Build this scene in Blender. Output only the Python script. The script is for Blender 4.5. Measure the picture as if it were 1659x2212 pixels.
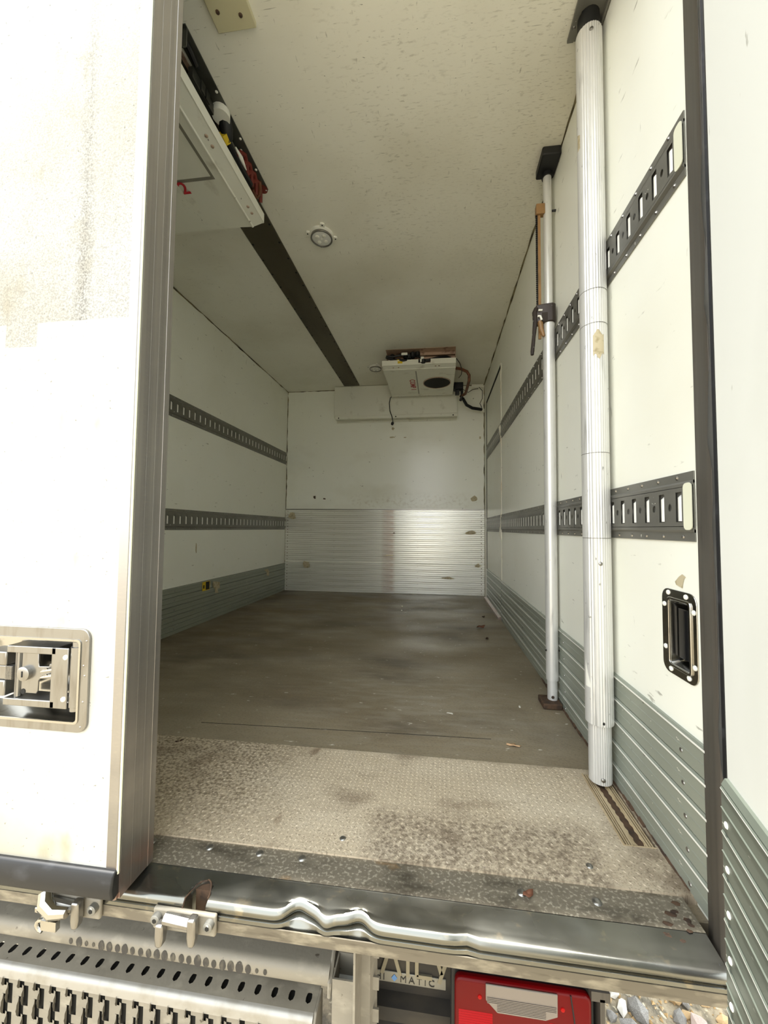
import bpy, math, random
from mathutils import Matrix, Vector
random.seed(7)
R = math.radians
SC = bpy.context.scene
COL = SC.collection
for o in list(bpy.data.objects): bpy.data.objects.remove(o)

# ------------------------------------------------------------------ camera, sky, sun, exposure
XL, XR, B, H = -1.6298, 0.4702, 3.7502, 2.1481      # inner faces of the cargo body, floor is z = 0
GZ = -0.92                                          # the ground the truck stands on
yaw, pit, rol = 0.11908, 0.04328, 0.00814
f = Vector((-math.sin(yaw) * math.cos(pit), math.cos(yaw) * math.cos(pit), math.sin(pit)))
r0 = Vector((math.cos(yaw), math.sin(yaw), 0)); u0 = r0.cross(f)
r = r0 * math.cos(rol) + u0 * math.sin(rol); u = -r0 * math.sin(rol) + u0 * math.cos(rol)
cam = bpy.data.cameras.new('camera'); co = bpy.data.objects.new('camera', cam); COL.objects.link(co)
m4 = Matrix((r, u, -f)).transposed().to_4x4(); m4.translation = (0, 0, 0.6666)
co.matrix_world = m4
cam.sensor_fit = 'HORIZONTAL'; cam.sensor_width = 36; cam.lens = 785.38 * 36 / 1659
cam.shift_x = -22.43 / 1659; cam.shift_y = 1.86 / 1659; cam.clip_start = 0.02
SC.camera = co

W = bpy.data.worlds.new('world'); SC.world = W; W.use_nodes = True
wn = W.node_tree; bg = wn.nodes['Background']
tc = wn.nodes.new('ShaderNodeTexCoord'); sp = wn.nodes.new('ShaderNodeSeparateXYZ')
rm = wn.nodes.new('ShaderNodeValToRGB')
wn.links.new(tc.outputs['Generated'], sp.inputs[0]); wn.links.new(sp.outputs['Z'], rm.inputs[0])
rm.color_ramp.elements[0].position = 0.0; rm.color_ramp.elements[0].color = (1.0, 0.99, 0.96, 1)
rm.color_ramp.elements[1].position = 0.7; rm.color_ramp.elements[1].color = (0.86, 0.93, 1.0, 1)
wn.links.new(rm.outputs[0], bg.inputs['Color']); bg.inputs['Strength'].default_value = 1.5

sl = bpy.data.lights.new('sun', 'SUN'); so = bpy.data.objects.new('sun', sl); COL.objects.link(so)
sl.energy = 4.4; sl.angle = R(2.0); sl.color = (1.0, 0.97, 0.92)
so.rotation_euler = Vector((0.13, 0.03, -0.95)).to_track_quat('-Z', 'Y').to_euler()
so.location = (0, 0, 6)

VS = SC.view_settings; VS.view_transform = 'Standard'; VS.look = 'None'
VS.exposure = 1.55; VS.gamma = 1.0; VS.use_curve_mapping = False
SC.cycles.max_bounces = 24; SC.cycles.diffuse_bounces = 20; SC.cycles.use_denoising = True

# ------------------------------------------------------------------ materials
def lin(c):
    if isinstance(c, str):
        c = [int(c[i:i + 2], 16) / 255 for i in (0, 2, 4)]
        c = [x / 12.92 if x <= 0.04045 else ((x + 0.055) / 1.055) ** 2.4 for x in c]
    return (c[0], c[1], c[2], 1)

def M(name, col, rough=0.5, metal=0.0, spots=(), bump=None, bump2=None, spec=0.5, rvar=None, bands=()):
    """spots: (colour, (sx,sy,sz) noise scale, low, high, amount[, detail]); bump: ((sx,sy,sz), strength, distance)"""
    m = bpy.data.materials.new(name); m.use_nodes = True; t = m.node_tree; N = t.nodes; L = t.links
    p = N['Principled BSDF']; p.inputs['Roughness'].default_value = rough; p.inputs['Metallic'].default_value = metal
    p.inputs['Specular IOR Level'].default_value = spec
    cc = N.new('ShaderNodeTexCoord')
    def noise(sc, det=4.0, off=0.0):
        mp = N.new('ShaderNodeMapping'); mp.inputs['Scale'].default_value = sc; mp.inputs['Location'].default_value = (off, off * 1.7, off * 0.6)
        L.new(cc.outputs['Object'], mp.inputs['Vector'])
        n = N.new('ShaderNodeTexNoise'); n.inputs['Scale'].default_value = 1.0; n.inputs['Detail'].default_value = det
        L.new(mp.outputs[0], n.inputs['Vector']); return n.outputs['Fac']
    rgb = N.new('ShaderNodeRGB'); rgb.outputs[0].default_value = lin(col); cur = rgb.outputs[0]
    for i, s in enumerate(spots):
        fac = noise(s[1], s[5] if len(s) > 5 else 4.0, 3.1 * i)
        mr = N.new('ShaderNodeMapRange'); mr.inputs['From Min'].default_value = s[2]; mr.inputs['From Max'].default_value = s[3]
        mr.inputs['To Max'].default_value = s[4]; L.new(fac, mr.inputs['Value'])
        mx = N.new('ShaderNodeMix'); mx.data_type = 'RGBA'; L.new(mr.outputs[0], mx.inputs['Factor'])
        L.new(cur, mx.inputs['A']); mx.inputs['B'].default_value = lin(s[0]); cur = mx.outputs['Result']
    for i, (bc, lim, soft, amt, nsc, nlo, nhi) in enumerate(bands):     # wear, dirt or a painted reflection in a region: colour, ((axis, lo, hi), ...), soft edge, amount, noise
        sx_ = N.new('ShaderNodeSeparateXYZ'); L.new(cc.outputs['Object'], sx_.inputs[0]); fac = None
        mr = N.new('ShaderNodeMapRange'); L.new(noise(nsc, 6.0, 11 + i), mr.inputs['Value']); mr.inputs['From Min'].default_value = nlo; mr.inputs['From Max'].default_value = nhi; mr.inputs['To Max'].default_value = amt
        fac = mr.outputs[0]
        for ax, lo, hi in lim:
            for edge, sg in ((lo, 1), (hi, -1)):
                if edge is None: continue
                q = N.new('ShaderNodeMapRange'); L.new(sx_.outputs[ax], q.inputs['Value'])
                q.inputs['From Min'].default_value = edge - sg * soft; q.inputs['From Max'].default_value = edge + sg * soft
                mu = N.new('ShaderNodeMath'); mu.operation = 'MULTIPLY'; L.new(fac, mu.inputs[0]); L.new(q.outputs[0], mu.inputs[1]); fac = mu.outputs[0]
        mx = N.new('ShaderNodeMix'); mx.data_type = 'RGBA'; L.new(fac, mx.inputs['Factor']); L.new(cur, mx.inputs['A']); mx.inputs['B'].default_value = lin(bc); cur = mx.outputs['Result']
    L.new(cur, p.inputs['Base Color'])
    prev = None
    for b in (bump, bump2):
        if b:
            bn = N.new('ShaderNodeBump'); bn.inputs['Strength'].default_value = b[1]; bn.inputs['Distance'].default_value = b[2]
            L.new(noise(b[0], b[3] if len(b) > 3 else 2.0), bn.inputs['Height'])
            if prev: L.new(prev, bn.inputs['Normal'])
            prev = bn.outputs['Normal']
    if prev: L.new(prev, p.inputs['Normal'])
    if rvar:
        mr = N.new('ShaderNodeMapRange'); mr.inputs['From Min'].default_value = 0.3; mr.inputs['From Max'].default_value = 0.7
        mr.inputs['To Min'].default_value = rvar[1]; mr.inputs['To Max'].default_value = rvar[2]
        L.new(noise(rvar[0]), mr.inputs['Value']); L.new(mr.outputs[0], p.inputs['Roughness'])
    m['t'] = 1
    return m

SCUFF = ('5a5848', (9, 45, 45), 0.66, 0.74, 0.8, 6.0)
mat = {}
mat['wall'] = M('wall_panel', (0.86, 0.87, 0.785), 0.36, spots=[('d6d3bf', (1.5, 1.5, 1.5), 0.45, 0.8, 0.45), ('6a6754', (60, 16, 70), 0.69, 0.75, 0.6, 5), ('5c5946', (40, 40, 9), 0.71, 0.76, 0.6, 6)], bump=((3, 2, 2), 0.15, 0.01))
mat['back'] = M('back_panel', (0.89, 0.90, 0.81), 0.23, spots=[('d2cfb8', (2, 2, 3), 0.5, 0.8, 0.45), ('6b664f', (26, 40, 40), 0.71, 0.75, 0.6, 5)], bands=[('b5a98a', (('X', -.9, .3), ('Z', .90, 1.0)), .05, .4, (30, 30, 40), .5, .7)])
mat['ceil'] = M('ceiling_panel', (0.80, 0.795, 0.705), 0.34, spots=[('bdb79f', (1.6, 1.6, 1), 0.45, 0.8, 0.55), ('57533c', (16, 240, 20), 0.67, 0.73, 0.5, 7), ('57533c', (110, 26, 20), 0.69, 0.76, 0.5, 6), ('2e2c20', (70, 190, 20), 0.71, 0.76, 0.7, 5), ('f0eee0', (90, 90, 90), 0.73, 0.76, 0.5, 2)], bands=[('6a654c', (('X', .1, None), ('Y', None, 2.2)), .25, .38, (45, 190, 10), .56, .70), ('77725a', (('X', -.35, .0), ('Y', .9, 1.9)), .15, .4, (40, 120, 10), .58, .72)], bump=((5, 5, 5), 0.12, 0.01))
mat['kick'] = M('kick_aluminium', '989d90', 0.38, 0.35, spots=[('6f756a', (3, 1, 8), 0.5, 0.8, 0.55), ('e6e4d8', (90, 40, 110), 0.715, 0.74, 0.9, 3), ('4a4838', (40, 25, 60), 0.72, 0.77, 0.7, 3)])
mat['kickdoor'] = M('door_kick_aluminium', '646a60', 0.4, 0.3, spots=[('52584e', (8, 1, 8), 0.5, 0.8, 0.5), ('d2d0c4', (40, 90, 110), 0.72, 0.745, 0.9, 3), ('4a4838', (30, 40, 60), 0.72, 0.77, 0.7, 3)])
mat['kickback'] = M('back_kick_aluminium', 'f2f2ea', 0.27, 0.5, spots=[('cdcabb', (2, 2, 40), 0.45, 0.7, 0.5), ('5d5848', (26, 30, 90), 0.70, 0.75, 0.8, 5)], bands=[('b08f74', (('X', -.57, -.45),), .02, .55, (6, 6, 9), .35, .65)])
mat['alu'] = M('mill_aluminium', 'aaa6a0', 0.34, 0.85, spots=[('7e7d7b', (3, 70, .8), 0.45, 0.7, 0.5), ('b0a99e', (90, 90, 260), 0.5, 0.8, 0.4), ('6e6f6e', (1, 1, 2.6), 0.5, 0.62, 0.5)], bump=((240, 240, 6), 0.05, 0.002), bands=[('b5683f', (('Z', None, .06),), .03, .28, (20, 20, 20), .3, .6)])  # copper band at the bottom paints in a warm reflection
mat['pole'] = M('pole_aluminium', 'd6d6d2', 0.36, 0.4, spots=[('90908c', (60, 60, 6), 0.6, 0.75, 0.6), ('5a5a52', (90, 90, 40), 0.70, 0.76, 0.8)])
mat['rail'] = M('zinc_rail', '7f7e77', 0.42, 0.5, spots=[('605f59', (4, 4, 10), 0.45, 0.75, 0.6), ('e8e8de', (70, 70, 70), 0.73, 0.75, 0.9, 3)])
mat['slot'] = M('bright_slot_metal', 'f0f0ea', 0.3, 0.15)
mat['chrome'] = M('polished_steel', 'b8b6b0', 0.16, 1.0, spots=[('6b6860', (40, 40, 40), 0.6, 0.75, 0.6)])
mat['stain'] = M('stainless_latch', '95938e', 0.28, 0.9, spots=[('7b756b', (80, 80, 14), 0.5, 0.75, 0.6)])
mat['steel'] = M('sill_steel', '7b7b74', 0.24, 0.95, spots=[('5c5646', (5, 14, 14), 0.5, 0.75, 0.5), ('a79c84', (30, 50, 30), 0.62, 0.74, 0.6)], bump=((14, 4, 4), 0.06, 0.01), rvar=((6, 9, 9), 0.14, 0.42))
mat['silltop'] = M('sill_dirty', '787061', 0.5, 0.4, spots=[('cbc3ae', (150, 190, 40), 0.52, 0.64, 0.5, 9), ('352f24', (9, 26, 10), 0.50, 0.68, 0.7, 7), ('8f8775', (24, 34, 20), 0.55, 0.68, 0.5, 9), ('8a6a40', (12, 24, 10), 0.68, 0.76, 0.5)], bump=((60, 60, 60), 0.3, 0.004))
mat['sillface'] = M('sill_face_dirty', '6a6355', 0.55, 0.3, spots=[('a39b86', (20, 20, 60), 0.5, 0.7, 0.7, 6), ('3c3428', (9, 9, 90), 0.55, 0.72, 0.7, 6)])
mat['beige'] = M('dirty_cream_paint', '827c6e', 0.6, spots=[('524c40', (7, 12, 12), 0.5, 0.75, 0.6), ('3a3022', (60, 70, 70), 0.69, 0.75, 0.8), ('9f9887', (20, 30, 40), 0.55, 0.75, 0.7)], bump=((90, 90, 90), 0.15, 0.003))
mat['galv'] = M('galvanized_edge', 'a5a29a', 0.4, 0.4, spots=[('8f8a7c', (30, 30, 30), 0.5, 0.7, 0.6)])  # galvanized nose colour, lightened to paint in its highlight
mat['ridge'] = M('bare_ridge', 'f2f2ea', 0.3, 0.2, spots=[('a2a79a', (30, 20, 30), 0.6, 0.7, 0.7)])  # bright ridge colour paints in the edge highlight
mat['rubber'] = M('black_rubber', '0e0f10', 0.55, spots=[('37383b', (14, 14, 30), 0.58, 0.7, 0.5)])
mat['jamb'] = M('jamb_profile', '544f47', 0.5, 0.4, spots=[('3f3b34', (80, 80, 1.5), 0.5, 0.7, 0.6)])
mat['floor'] = M('phenolic_floor', '7f725b', 0.42, spots=[('9c917b', (1.2, 2.2, 1), 0.42, 0.62, 0.7, 6), ('4a4136', (2.2, 4, 1), 0.5, 0.72, 0.65, 8), ('e6e0d2', (30, 75, 10), 0.69, 0.74, 0.8, 4), ('4a4234', (170, 420, 10), 0.52, 0.66, 0.4, 3), ('968d7b', (5, 60, 5), 0.6, 0.75, 0.4, 6)], bands=[('564a39', (('X', None, -.55), ('Y', 1.25, None)), .5, .8, (5, 14, 1), .3, .75), ('9a9282', (('X', -.5, .35), ('Y', 1.12, 1.75)), .2, .6, (9, 40, 1), .45, .7)], bump=((90, 300, 20), 0.35, 0.003), bump2=((1.5, 6, 2), 0.1, 0.01), rvar=((2, 4, 1), 0.3, 0.6))
mat['tread'] = M('worn_tread_plate', 'bbac93', 0.6, 0.1, spots=[('d0c3ac', (3, 6, 1), 0.45, 0.7, 0.6), ('6a5843', (7, 11, 1), 0.55, 0.72, 0.55, 10), ('4c3d2d', (240, 300, 10), 0.55, 0.67, 0.5, 2), ('d8ccb6', (200, 260, 10), 0.62, 0.72, 0.6, 2), ('5a3f24', (12, 8, 1), 0.70, 0.78, 0.6)], bands=[('594a39', (('X', -.15, .33), ('Y', None, .882)), .02, .75, (120, 140, 5), .36, .66), ('54452f', (('X', None, -.40), ('Y', .78, None)), .10, .75, (130, 150, 5), .42, .64), ('4a3520', (('X', .40, None),), .04, .8, (20, 20, 5), .35, .7)], bump=((200, 200, 20), 0.3, 0.003))
mat['track'] = M('anchor_track', 'c8b593', 0.5, 0.3, spots=[('7d6442', (60, 10, 10), 0.5, 0.7, 0.6)])
mat['rust'] = M('rusty_brown', '4f3a28', 0.8, spots=[('2a1f16', (60, 60, 60), 0.45, 0.65, 0.8)])
mat['dark'] = M('dark_gap', '15140f', 0.8)
mat['black'] = M('black_plastic', '0f1011', 0.5)
mat['strip'] = M('ceiling_strip_metal', '565040', 0.35, 0.7, spots=[('332c22', (6, 2, 2), 0.45, 0.7, 0.7), ('63594a', (2, 60, 3), 0.6, 0.8, 0.4)])
mat['cover'] = M('unit_cover', (0.76, 0.76, 0.66), 0.35, spots=[('9a937b', (10, 14, 10), 0.6, 0.75, 0.5), ('4a4636', (50, 90, 40), 0.71, 0.76, 0.8)])
mat['chassis'] = M('unit_chassis', 'b7a08c', 0.4, 0.4, spots=[('5e4030', (16, 20, 30), 0.56, 0.7, 0.8)])
mat['chgrey'] = M('grey_chassis', '5b5c55', 0.4, 0.7, spots=[('3a3731', (10, 10, 10), 0.5, 0.7, 0.7)])
mat['copper'] = M('copper_pipe', '6e4630', 0.4, 0.5, spots=[('3b251a', (40, 40, 40), 0.5, 0.7, 0.8)])
mat['redhose'] = M('red_brown_hose', '6a261b', 0.5)
mat['plate'] = M('cream_plate', 'c3be9c', 0.5, spots=[('9c9570', (14, 14, 8), 0.6, 0.75, 0.5)])
mat['white'] = M('white_plastic', 'e4e4da', 0.4)
mat['cream'] = M('cream_endcap', 'd9dac4', 0.45)
mat['lens'] = M('lamp_lens', 'd9dad6', 0.12, spec=0.8)
mat['orange'] = M('worn_orange_paint', '8d6b41', 0.5, spots=[('6e5a38', (40, 40, 20), 0.5, 0.7, 0.6)])
mat['ratchet'] = M('painted_dark_steel', '3b342f', 0.4, 0.5, spots=[('d8d4ca', (70, 70, 70), 0.69, 0.72, 0.9, 3)])
mat['red'] = M('red_lens', '5a0305', 0.3, spots=[('52070a', (12, 12, 12), 0.5, 0.7, 0.5)], spec=0.15)
mat['redbright'] = M('red_reflector', '960606', 0.35, spec=0.15)
mat['revlens'] = M('clear_lens', '766d63', 0.25, spec=0.4)
mat['redtext'] = M('red_vinyl', 'a3212c', 0.5)
mat['redpale'] = M('red_vinyl_clean', 'c01828', 0.5)
mat['badge'] = M('badge_silver', '8d8a7e', 0.4, 0.4)
mat['badgedark'] = M('badge_letters', '1a1a18', 0.4)
mat['letter'] = M('emblem_letters', '8c8570', 0.35, 0.3)
mat['blue'] = M('badge_blue', '5a86b8', 0.4)
mat['valance'] = M('black_valance', '24211c', 0.6, spots=[('4b4234', (6, 12, 12), 0.5, 0.75, 0.7)])
mat['yellow'] = M('yellow_label', 'd8b92a', 0.5)
mat['wood'] = M('dried_leaf', '6e452f', 0.8)
mat['chip'] = M('wood_chip', 'c9a57e', 0.8)
mat['paper'] = M('paper_scrap', 'e2ded2', 0.8)
mat['darkleaf'] = M('dark_leaf', '3b2416', 0.8)
mat['tape'] = M('tape_residue', 'b9ae90', 0.7, spots=[('8a7c58', (50, 50, 50), 0.5, 0.65, 0.7)])
mat['sealant'] = M('old_sealant', '7a7053', 0.7, spots=[('3b3323', (20, 9, 20), 0.48, 0.6, 0.9)])
mat['clean'] = M('white_sealant', 'dcd8c8', 0.7, spots=[('b79f7c', (20, 20, 9), 0.55, 0.7, 0.7)])
mat['gravel'] = M('gravel_bed', '9a8d74', 0.9, spots=[('5c5648', (22, 22, 22), 0.45, 0.62, 0.9, 8), ('e0d3b4', (40, 40, 40), 0.6, 0.7, 0.8)], bump=((30, 30, 30), 0.8, 0.03, 8))
for k, c_ in dict(stone_a='75726c', stone_b='b8996a', stone_c='d9d3c6', stone_d='5d5b57', stone_e='a89488').items():
    mat[k] = M(k.replace('_', '_colour_'), c_, 0.85, spots=[('e0dccf' if k != 'stone_c' else 'a89a80', (30, 30, 30), 0.5, 0.75, 0.5)], bump=((60, 60, 60), 0.3, 0.006))

# the outside of the closed door: dirt film that ends at the edge of a removed decal, with a darker run down it
def door_mat():
    m = M('door_outside', (0.50, 0.497, 0.46), 0.45, spots=[('978c68', (3, 3, 3), 0.48, 0.75, 0.6, 6), ('55523f', (140, 140, 140), 0.69, 0.73, 0.75, 3), ('8f8360', (14, 14, 8), 0.58, 0.74, 0.6, 8)])
    t = m.node_tree; N = t.nodes; L = t.links; p = N['Principled BSDF']
    base = p.inputs['Base Color'].links[0].from_socket
    cc = N.new('ShaderNodeTexCoord'); s = N.new('ShaderNodeSeparateXYZ'); L.new(cc.outputs['Object'], s.inputs[0])
    def mth(op, a, b=None, c=None):
        n = N.new('ShaderNodeMath'); n.operation = op
        for i, v in enumerate((a, b, c)):
            if v is None: continue
            if isinstance(v, (int, float)): n.inputs[i].default_value = v
            else: L.new(v, n.inputs[i])
        return n.outputs[0]
    nz = N.new('ShaderNodeTexNoise'); nz.inputs['Scale'].default_value = 26; nz.inputs['Detail'].default_value = 6; L.new(cc.outputs['Object'], nz.inputs['Vector'])
    zz = mth('ADD', s.outputs['Z'], mth('MULTIPLY', mth('SUBTRACT', nz.outputs['Fac'], 0.5), 0.012))
    above = mth('GREATER_THAN', zz, 1.065)
    tab = mth('MULTIPLY', mth('MULTIPLY', mth('GREATER_THAN', zz, 1.018), mth('LESS_THAN', s.outputs['X'], -0.784)), mth('GREATER_THAN', s.outputs['X'], -0.855))
    mask = mth('MAXIMUM', above, tab)
    fade = N.new('ShaderNodeMapRange'); L.new(s.outputs['Z'], fade.inputs['Value'])
    fade.inputs['From Min'].default_value = 1.05; fade.inputs['From Max'].default_value = 1.75; fade.inputs['To Min'].default_value = 1.0; fade.inputs['To Max'].default_value = 0.72
    sp2 = N.new('ShaderNodeTexNoise'); sp2.inputs['Scale'].default_value = 330; sp2.inputs['Detail'].default_value = 4; L.new(cc.outputs['Object'], sp2.inputs['Vector'])
    run = mth('SUBTRACT', 1.0, mth('MINIMUM', mth('MULTIPLY', mth('ABSOLUTE', mth('ADD', s.outputs['X'], 0.688)), 45), 1.0))
    sm = N.new('ShaderNodeMapRange'); L.new(sp2.outputs['Fac'], sm.inputs['Value']); sm.inputs['From Min'].default_value = 0.35; sm.inputs['From Max'].default_value = 0.68
    amt = mth('MULTIPLY', mth('MULTIPLY', mask, fade.outputs[0]), mth('MULTIPLY', mth('ADD', mth('MULTIPLY', run, 0.28), 0.62), mth('ADD', mth('MULTIPLY', sm.outputs[0], 0.65), 0.4)))
    mx = N.new('ShaderNodeMix'); mx.data_type = 'RGBA'; L.new(amt, mx.inputs['Factor']); L.new(base, mx.inputs['A']); mx.inputs['B'].default_value = lin('403824')
    L.new(mx.outputs['Result'], p.inputs['Base Color'])
    return m
mat['door'] = door_mat()
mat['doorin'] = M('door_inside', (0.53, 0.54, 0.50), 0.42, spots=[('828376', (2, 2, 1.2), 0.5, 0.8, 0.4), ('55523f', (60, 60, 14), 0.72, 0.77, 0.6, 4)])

# ------------------------------------------------------------------ mesh helpers
ORG = {}
class MB:
    def __init__(s): s.v = []; s.f = []
    def add(s, vs, fs):
        n = len(s.v); s.v += [tuple(x) for x in vs]; s.f += [tuple(i + n for i in q) for q in fs]; return s
    def box(s, a, b):
        x0, y0, z0 = a; x1, y1, z1 = b
        return s.add([(x0, y0, z0), (x1, y0, z0), (x1, y1, z0), (x0, y1, z0), (x0, y0, z1), (x1, y0, z1), (x1, y1, z1), (x0, y1, z1)],
                     [(0, 3, 2, 1), (4, 5, 6, 7), (0, 1, 5, 4), (1, 2, 6, 5), (2, 3, 7, 6), (3, 0, 4, 7)])
    def prism(s, poly, fn, a, b):
        """poly: 2-D outline; fn(p, t) -> 3-D point; swept from a to b"""
        n = len(poly); vs = [fn(p, a) for p in poly] + [fn(p, b) for p in poly]
        fs = [tuple(range(n))[::-1], tuple(range(n, 2 * n))] + [(i, (i + 1) % n, n + (i + 1) % n, n + i) for i in range(n)]
        return s.add(vs, fs)
    def tube(s, pts, rad, n=8, caps=True):
        pts = [Vector(p) for p in pts]; k = len(pts); rr = rad if isinstance(rad, (list, tuple)) else [rad] * k
        vs = []; up = None
        for i, p in enumerate(pts):
            t = (pts[min(i + 1, k - 1)] - pts[max(i - 1, 0)]).normalized()
            if up is None:
                up = Vector((0, 0, 1)) if abs(t.z) < 0.9 else Vector((1, 0, 0))
            a = (up - t * up.dot(t)).normalized(); up = a; b = t.cross(a)
            for j in range(n):
                q = 2 * math.pi * j / n; vs.append(p + (a * math.cos(q) + b * math.sin(q)) * rr[i])
        fs = [(i * n + j, i * n + (j + 1) % n, (i + 1) * n + (j + 1) % n, (i + 1) * n + j) for i in range(k - 1) for j in range(n)]
        if caps: fs += [tuple(range(n))[::-1], tuple(range((k - 1) * n, k * n))]
        return s.add(vs, fs)
    def dome(s, c, ax, rad, h, n=8):
        """a low domed head on a face: ax is the outward direction"""
        c = Vector(c); ax = Vector(ax).normalized(); a = ax.orthogonal().normalized(); b = ax.cross(a); vs = []
        for rr, hh in ((1, 0), (0.85, 0.6), (0.45, 1.0)):
            for j in range(n):
                q = 2 * math.pi * j / n; vs.append(c + (a * math.cos(q) + b * math.sin(q)) * rad * rr + ax * h * hh)
        fs = [(i * n + j, i * n + (j + 1) % n, (i + 1) * n + (j + 1) % n, (i + 1) * n + j) for i in range(2) for j in range(n)] + [tuple(range(2 * n, 3 * n))]
        return s.add(vs, fs)
    def xf(s, fn): s.v = [tuple(fn(Vector(p))) for p in s.v]; return s

def smooth(me, ang=35):
    me.polygons.foreach_set('use_smooth', [True] * len(me.polygons))
    try: me.set_sharp_from_angle(angle=R(ang))
    except Exception: pass

def link(name, data, parent=None, at=None):
    o = bpy.data.objects.new(name, data); COL.objects.link(o)
    if parent is not None:
        o.parent = parent; ORG[o.name] = ORG[parent.name]
    else:
        ORG[o.name] = Vector(at) if at else Vector((0, 0, 0)); o.location = ORG[o.name]
    return o

def obj(name, mb, material, parent=None, at=None, bevel=0, seg=2, sm=True, stuff=False, solid=0):
    base = ORG[parent.name] if parent is not None else (Vector(at) if at else Vector((0, 0, 0)))
    me = bpy.data.meshes.new(name)
    me.from_pydata([(x - base.x, y - base.y, z - base.z) for x, y, z in mb.v], [], mb.f)
    me.validate(); me.update()
    import bmesh
    bm = bmesh.new(); bm.from_mesh(me); bmesh.ops.recalc_face_normals(bm, faces=bm.faces); bm.to_mesh(me); bm.free()
    me.materials.append(mat[material])
    if sm: smooth(me)
    o = link(name, me, parent, at)
    if solid:
        md = o.modifiers.new('solid', 'SOLIDIFY'); md.thickness = solid; md.offset = -1
    if bevel:
        md = o.modifiers.new('bevel', 'BEVEL'); md.width = bevel; md.segments = seg; md.limit_method = 'ANGLE'; md.angle_limit = R(40)
    if stuff: o['kind'] = 'stuff'
    return o

def empty(name, at, label=None, cat=None, group=None, rz=0, local=False):
    o = bpy.data.objects.new(name, None); o.empty_display_size = 0.05; COL.objects.link(o)
    o.location = at; o.rotation_euler.z = rz
    ORG[o.name] = Vector((0, 0, 0)) if local else Vector(at)
    return tag(o, label, cat, group)
def tag(o, label=None, cat=None, group=None):
    if label: o['label'] = label
    if cat: o['category'] = cat
    if group: o['group'] = group
    return o
def struct(o, label=None): o['kind'] = 'structure'; return tag(o, label)
def place(name, src, parent, loc, rot=None, scale=None):
    """another object on the same mesh (or a copy of one) at a place in its parent"""
    o = bpy.data.objects.new(name, src.data if hasattr(src, 'data') else src); COL.objects.link(o)
    o.parent = parent; o.location = Vector(loc) - ORG[parent.name] if parent is not None else Vector(loc)
    if rot: o.rotation_euler = rot
    if scale: o.scale = scale
    ORG[o.name] = Vector((0, 0, 0)); return o

def text(name, s, size, material, parent, matrix, ext=0.0006, sx=1.0, space=1.0, bold=0.0):
    cu = bpy.data.curves.new(name, 'FONT'); cu.body = s; cu.size = size; cu.extrude = ext; cu.space_character = space; cu.offset = bold
    tmp = bpy.data.objects.new('tmp', cu); COL.objects.link(tmp); bpy.context.view_layer.update()
    me = bpy.data.meshes.new_from_object(tmp.evaluated_get(bpy.context.evaluated_depsgraph_get()))
    bpy.data.objects.remove(tmp)
    me.transform(Matrix.Diagonal((sx, 1, 1, 1))); me.transform(matrix)
    if parent is not None: me.transform(Matrix.Translation(-ORG[parent.name]))
    me.materials.clear(); me.materials.append(mat[material]); me.name = name
    return link(name, me, parent)

def highlight_ridge(o, deep, axis):
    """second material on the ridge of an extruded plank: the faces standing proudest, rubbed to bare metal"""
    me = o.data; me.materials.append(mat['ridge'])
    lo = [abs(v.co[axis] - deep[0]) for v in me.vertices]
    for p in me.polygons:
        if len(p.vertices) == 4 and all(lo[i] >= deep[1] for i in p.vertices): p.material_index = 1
def rrect(x0, y0, x1, y1, rad, n=5):
    p = []
    for cx, cy, a0 in ((x1 - rad, y1 - rad, 0), (x0 + rad, y1 - rad, 90), (x0 + rad, y0 + rad, 180), (x1 - rad, y0 + rad, 270)):
        for i in range(n + 1):
            a = R(a0 + 90 * i / n); p.append((cx + rad * math.cos(a), cy + rad * math.sin(a)))
    return p
def ring(mb, outer, inner, fn, a, b):
    """frame between two outlines with the same count of points, swept a..b"""
    n = len(outer); vs = [fn(p, a) for p in outer] + [fn(p, a) for p in inner] + [fn(p, b) for p in outer] + [fn(p, b) for p in inner]; fs = []
    for i in range(n):
        j = (i + 1) % n
        fs += [(i, j, n + j, n + i), (2 * n + i, 3 * n + i, 3 * n + j, 2 * n + j), (i, 2 * n + i, 2 * n + j, j), (n + i, n + j, 3 * n + j, 3 * n + i)]
    return mb.add(vs, fs)
fXZ = lambda p, t: (p[0], t, p[1])      # outline in x,z swept along y
fYZ = lambda p, t: (t, p[0], p[1])      # outline in y,z swept along x
fXY = lambda p, t: (p[0], p[1], t)      # outline in x,y swept along z

# ================================================================== THE SETTING
ground = obj('ground', MB().add([(-30, -30, GZ), (30, -30, GZ), (30, 30, GZ), (-30, 30, GZ)], [(0, 1, 2, 3)]), 'gravel'); struct(ground)

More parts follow.
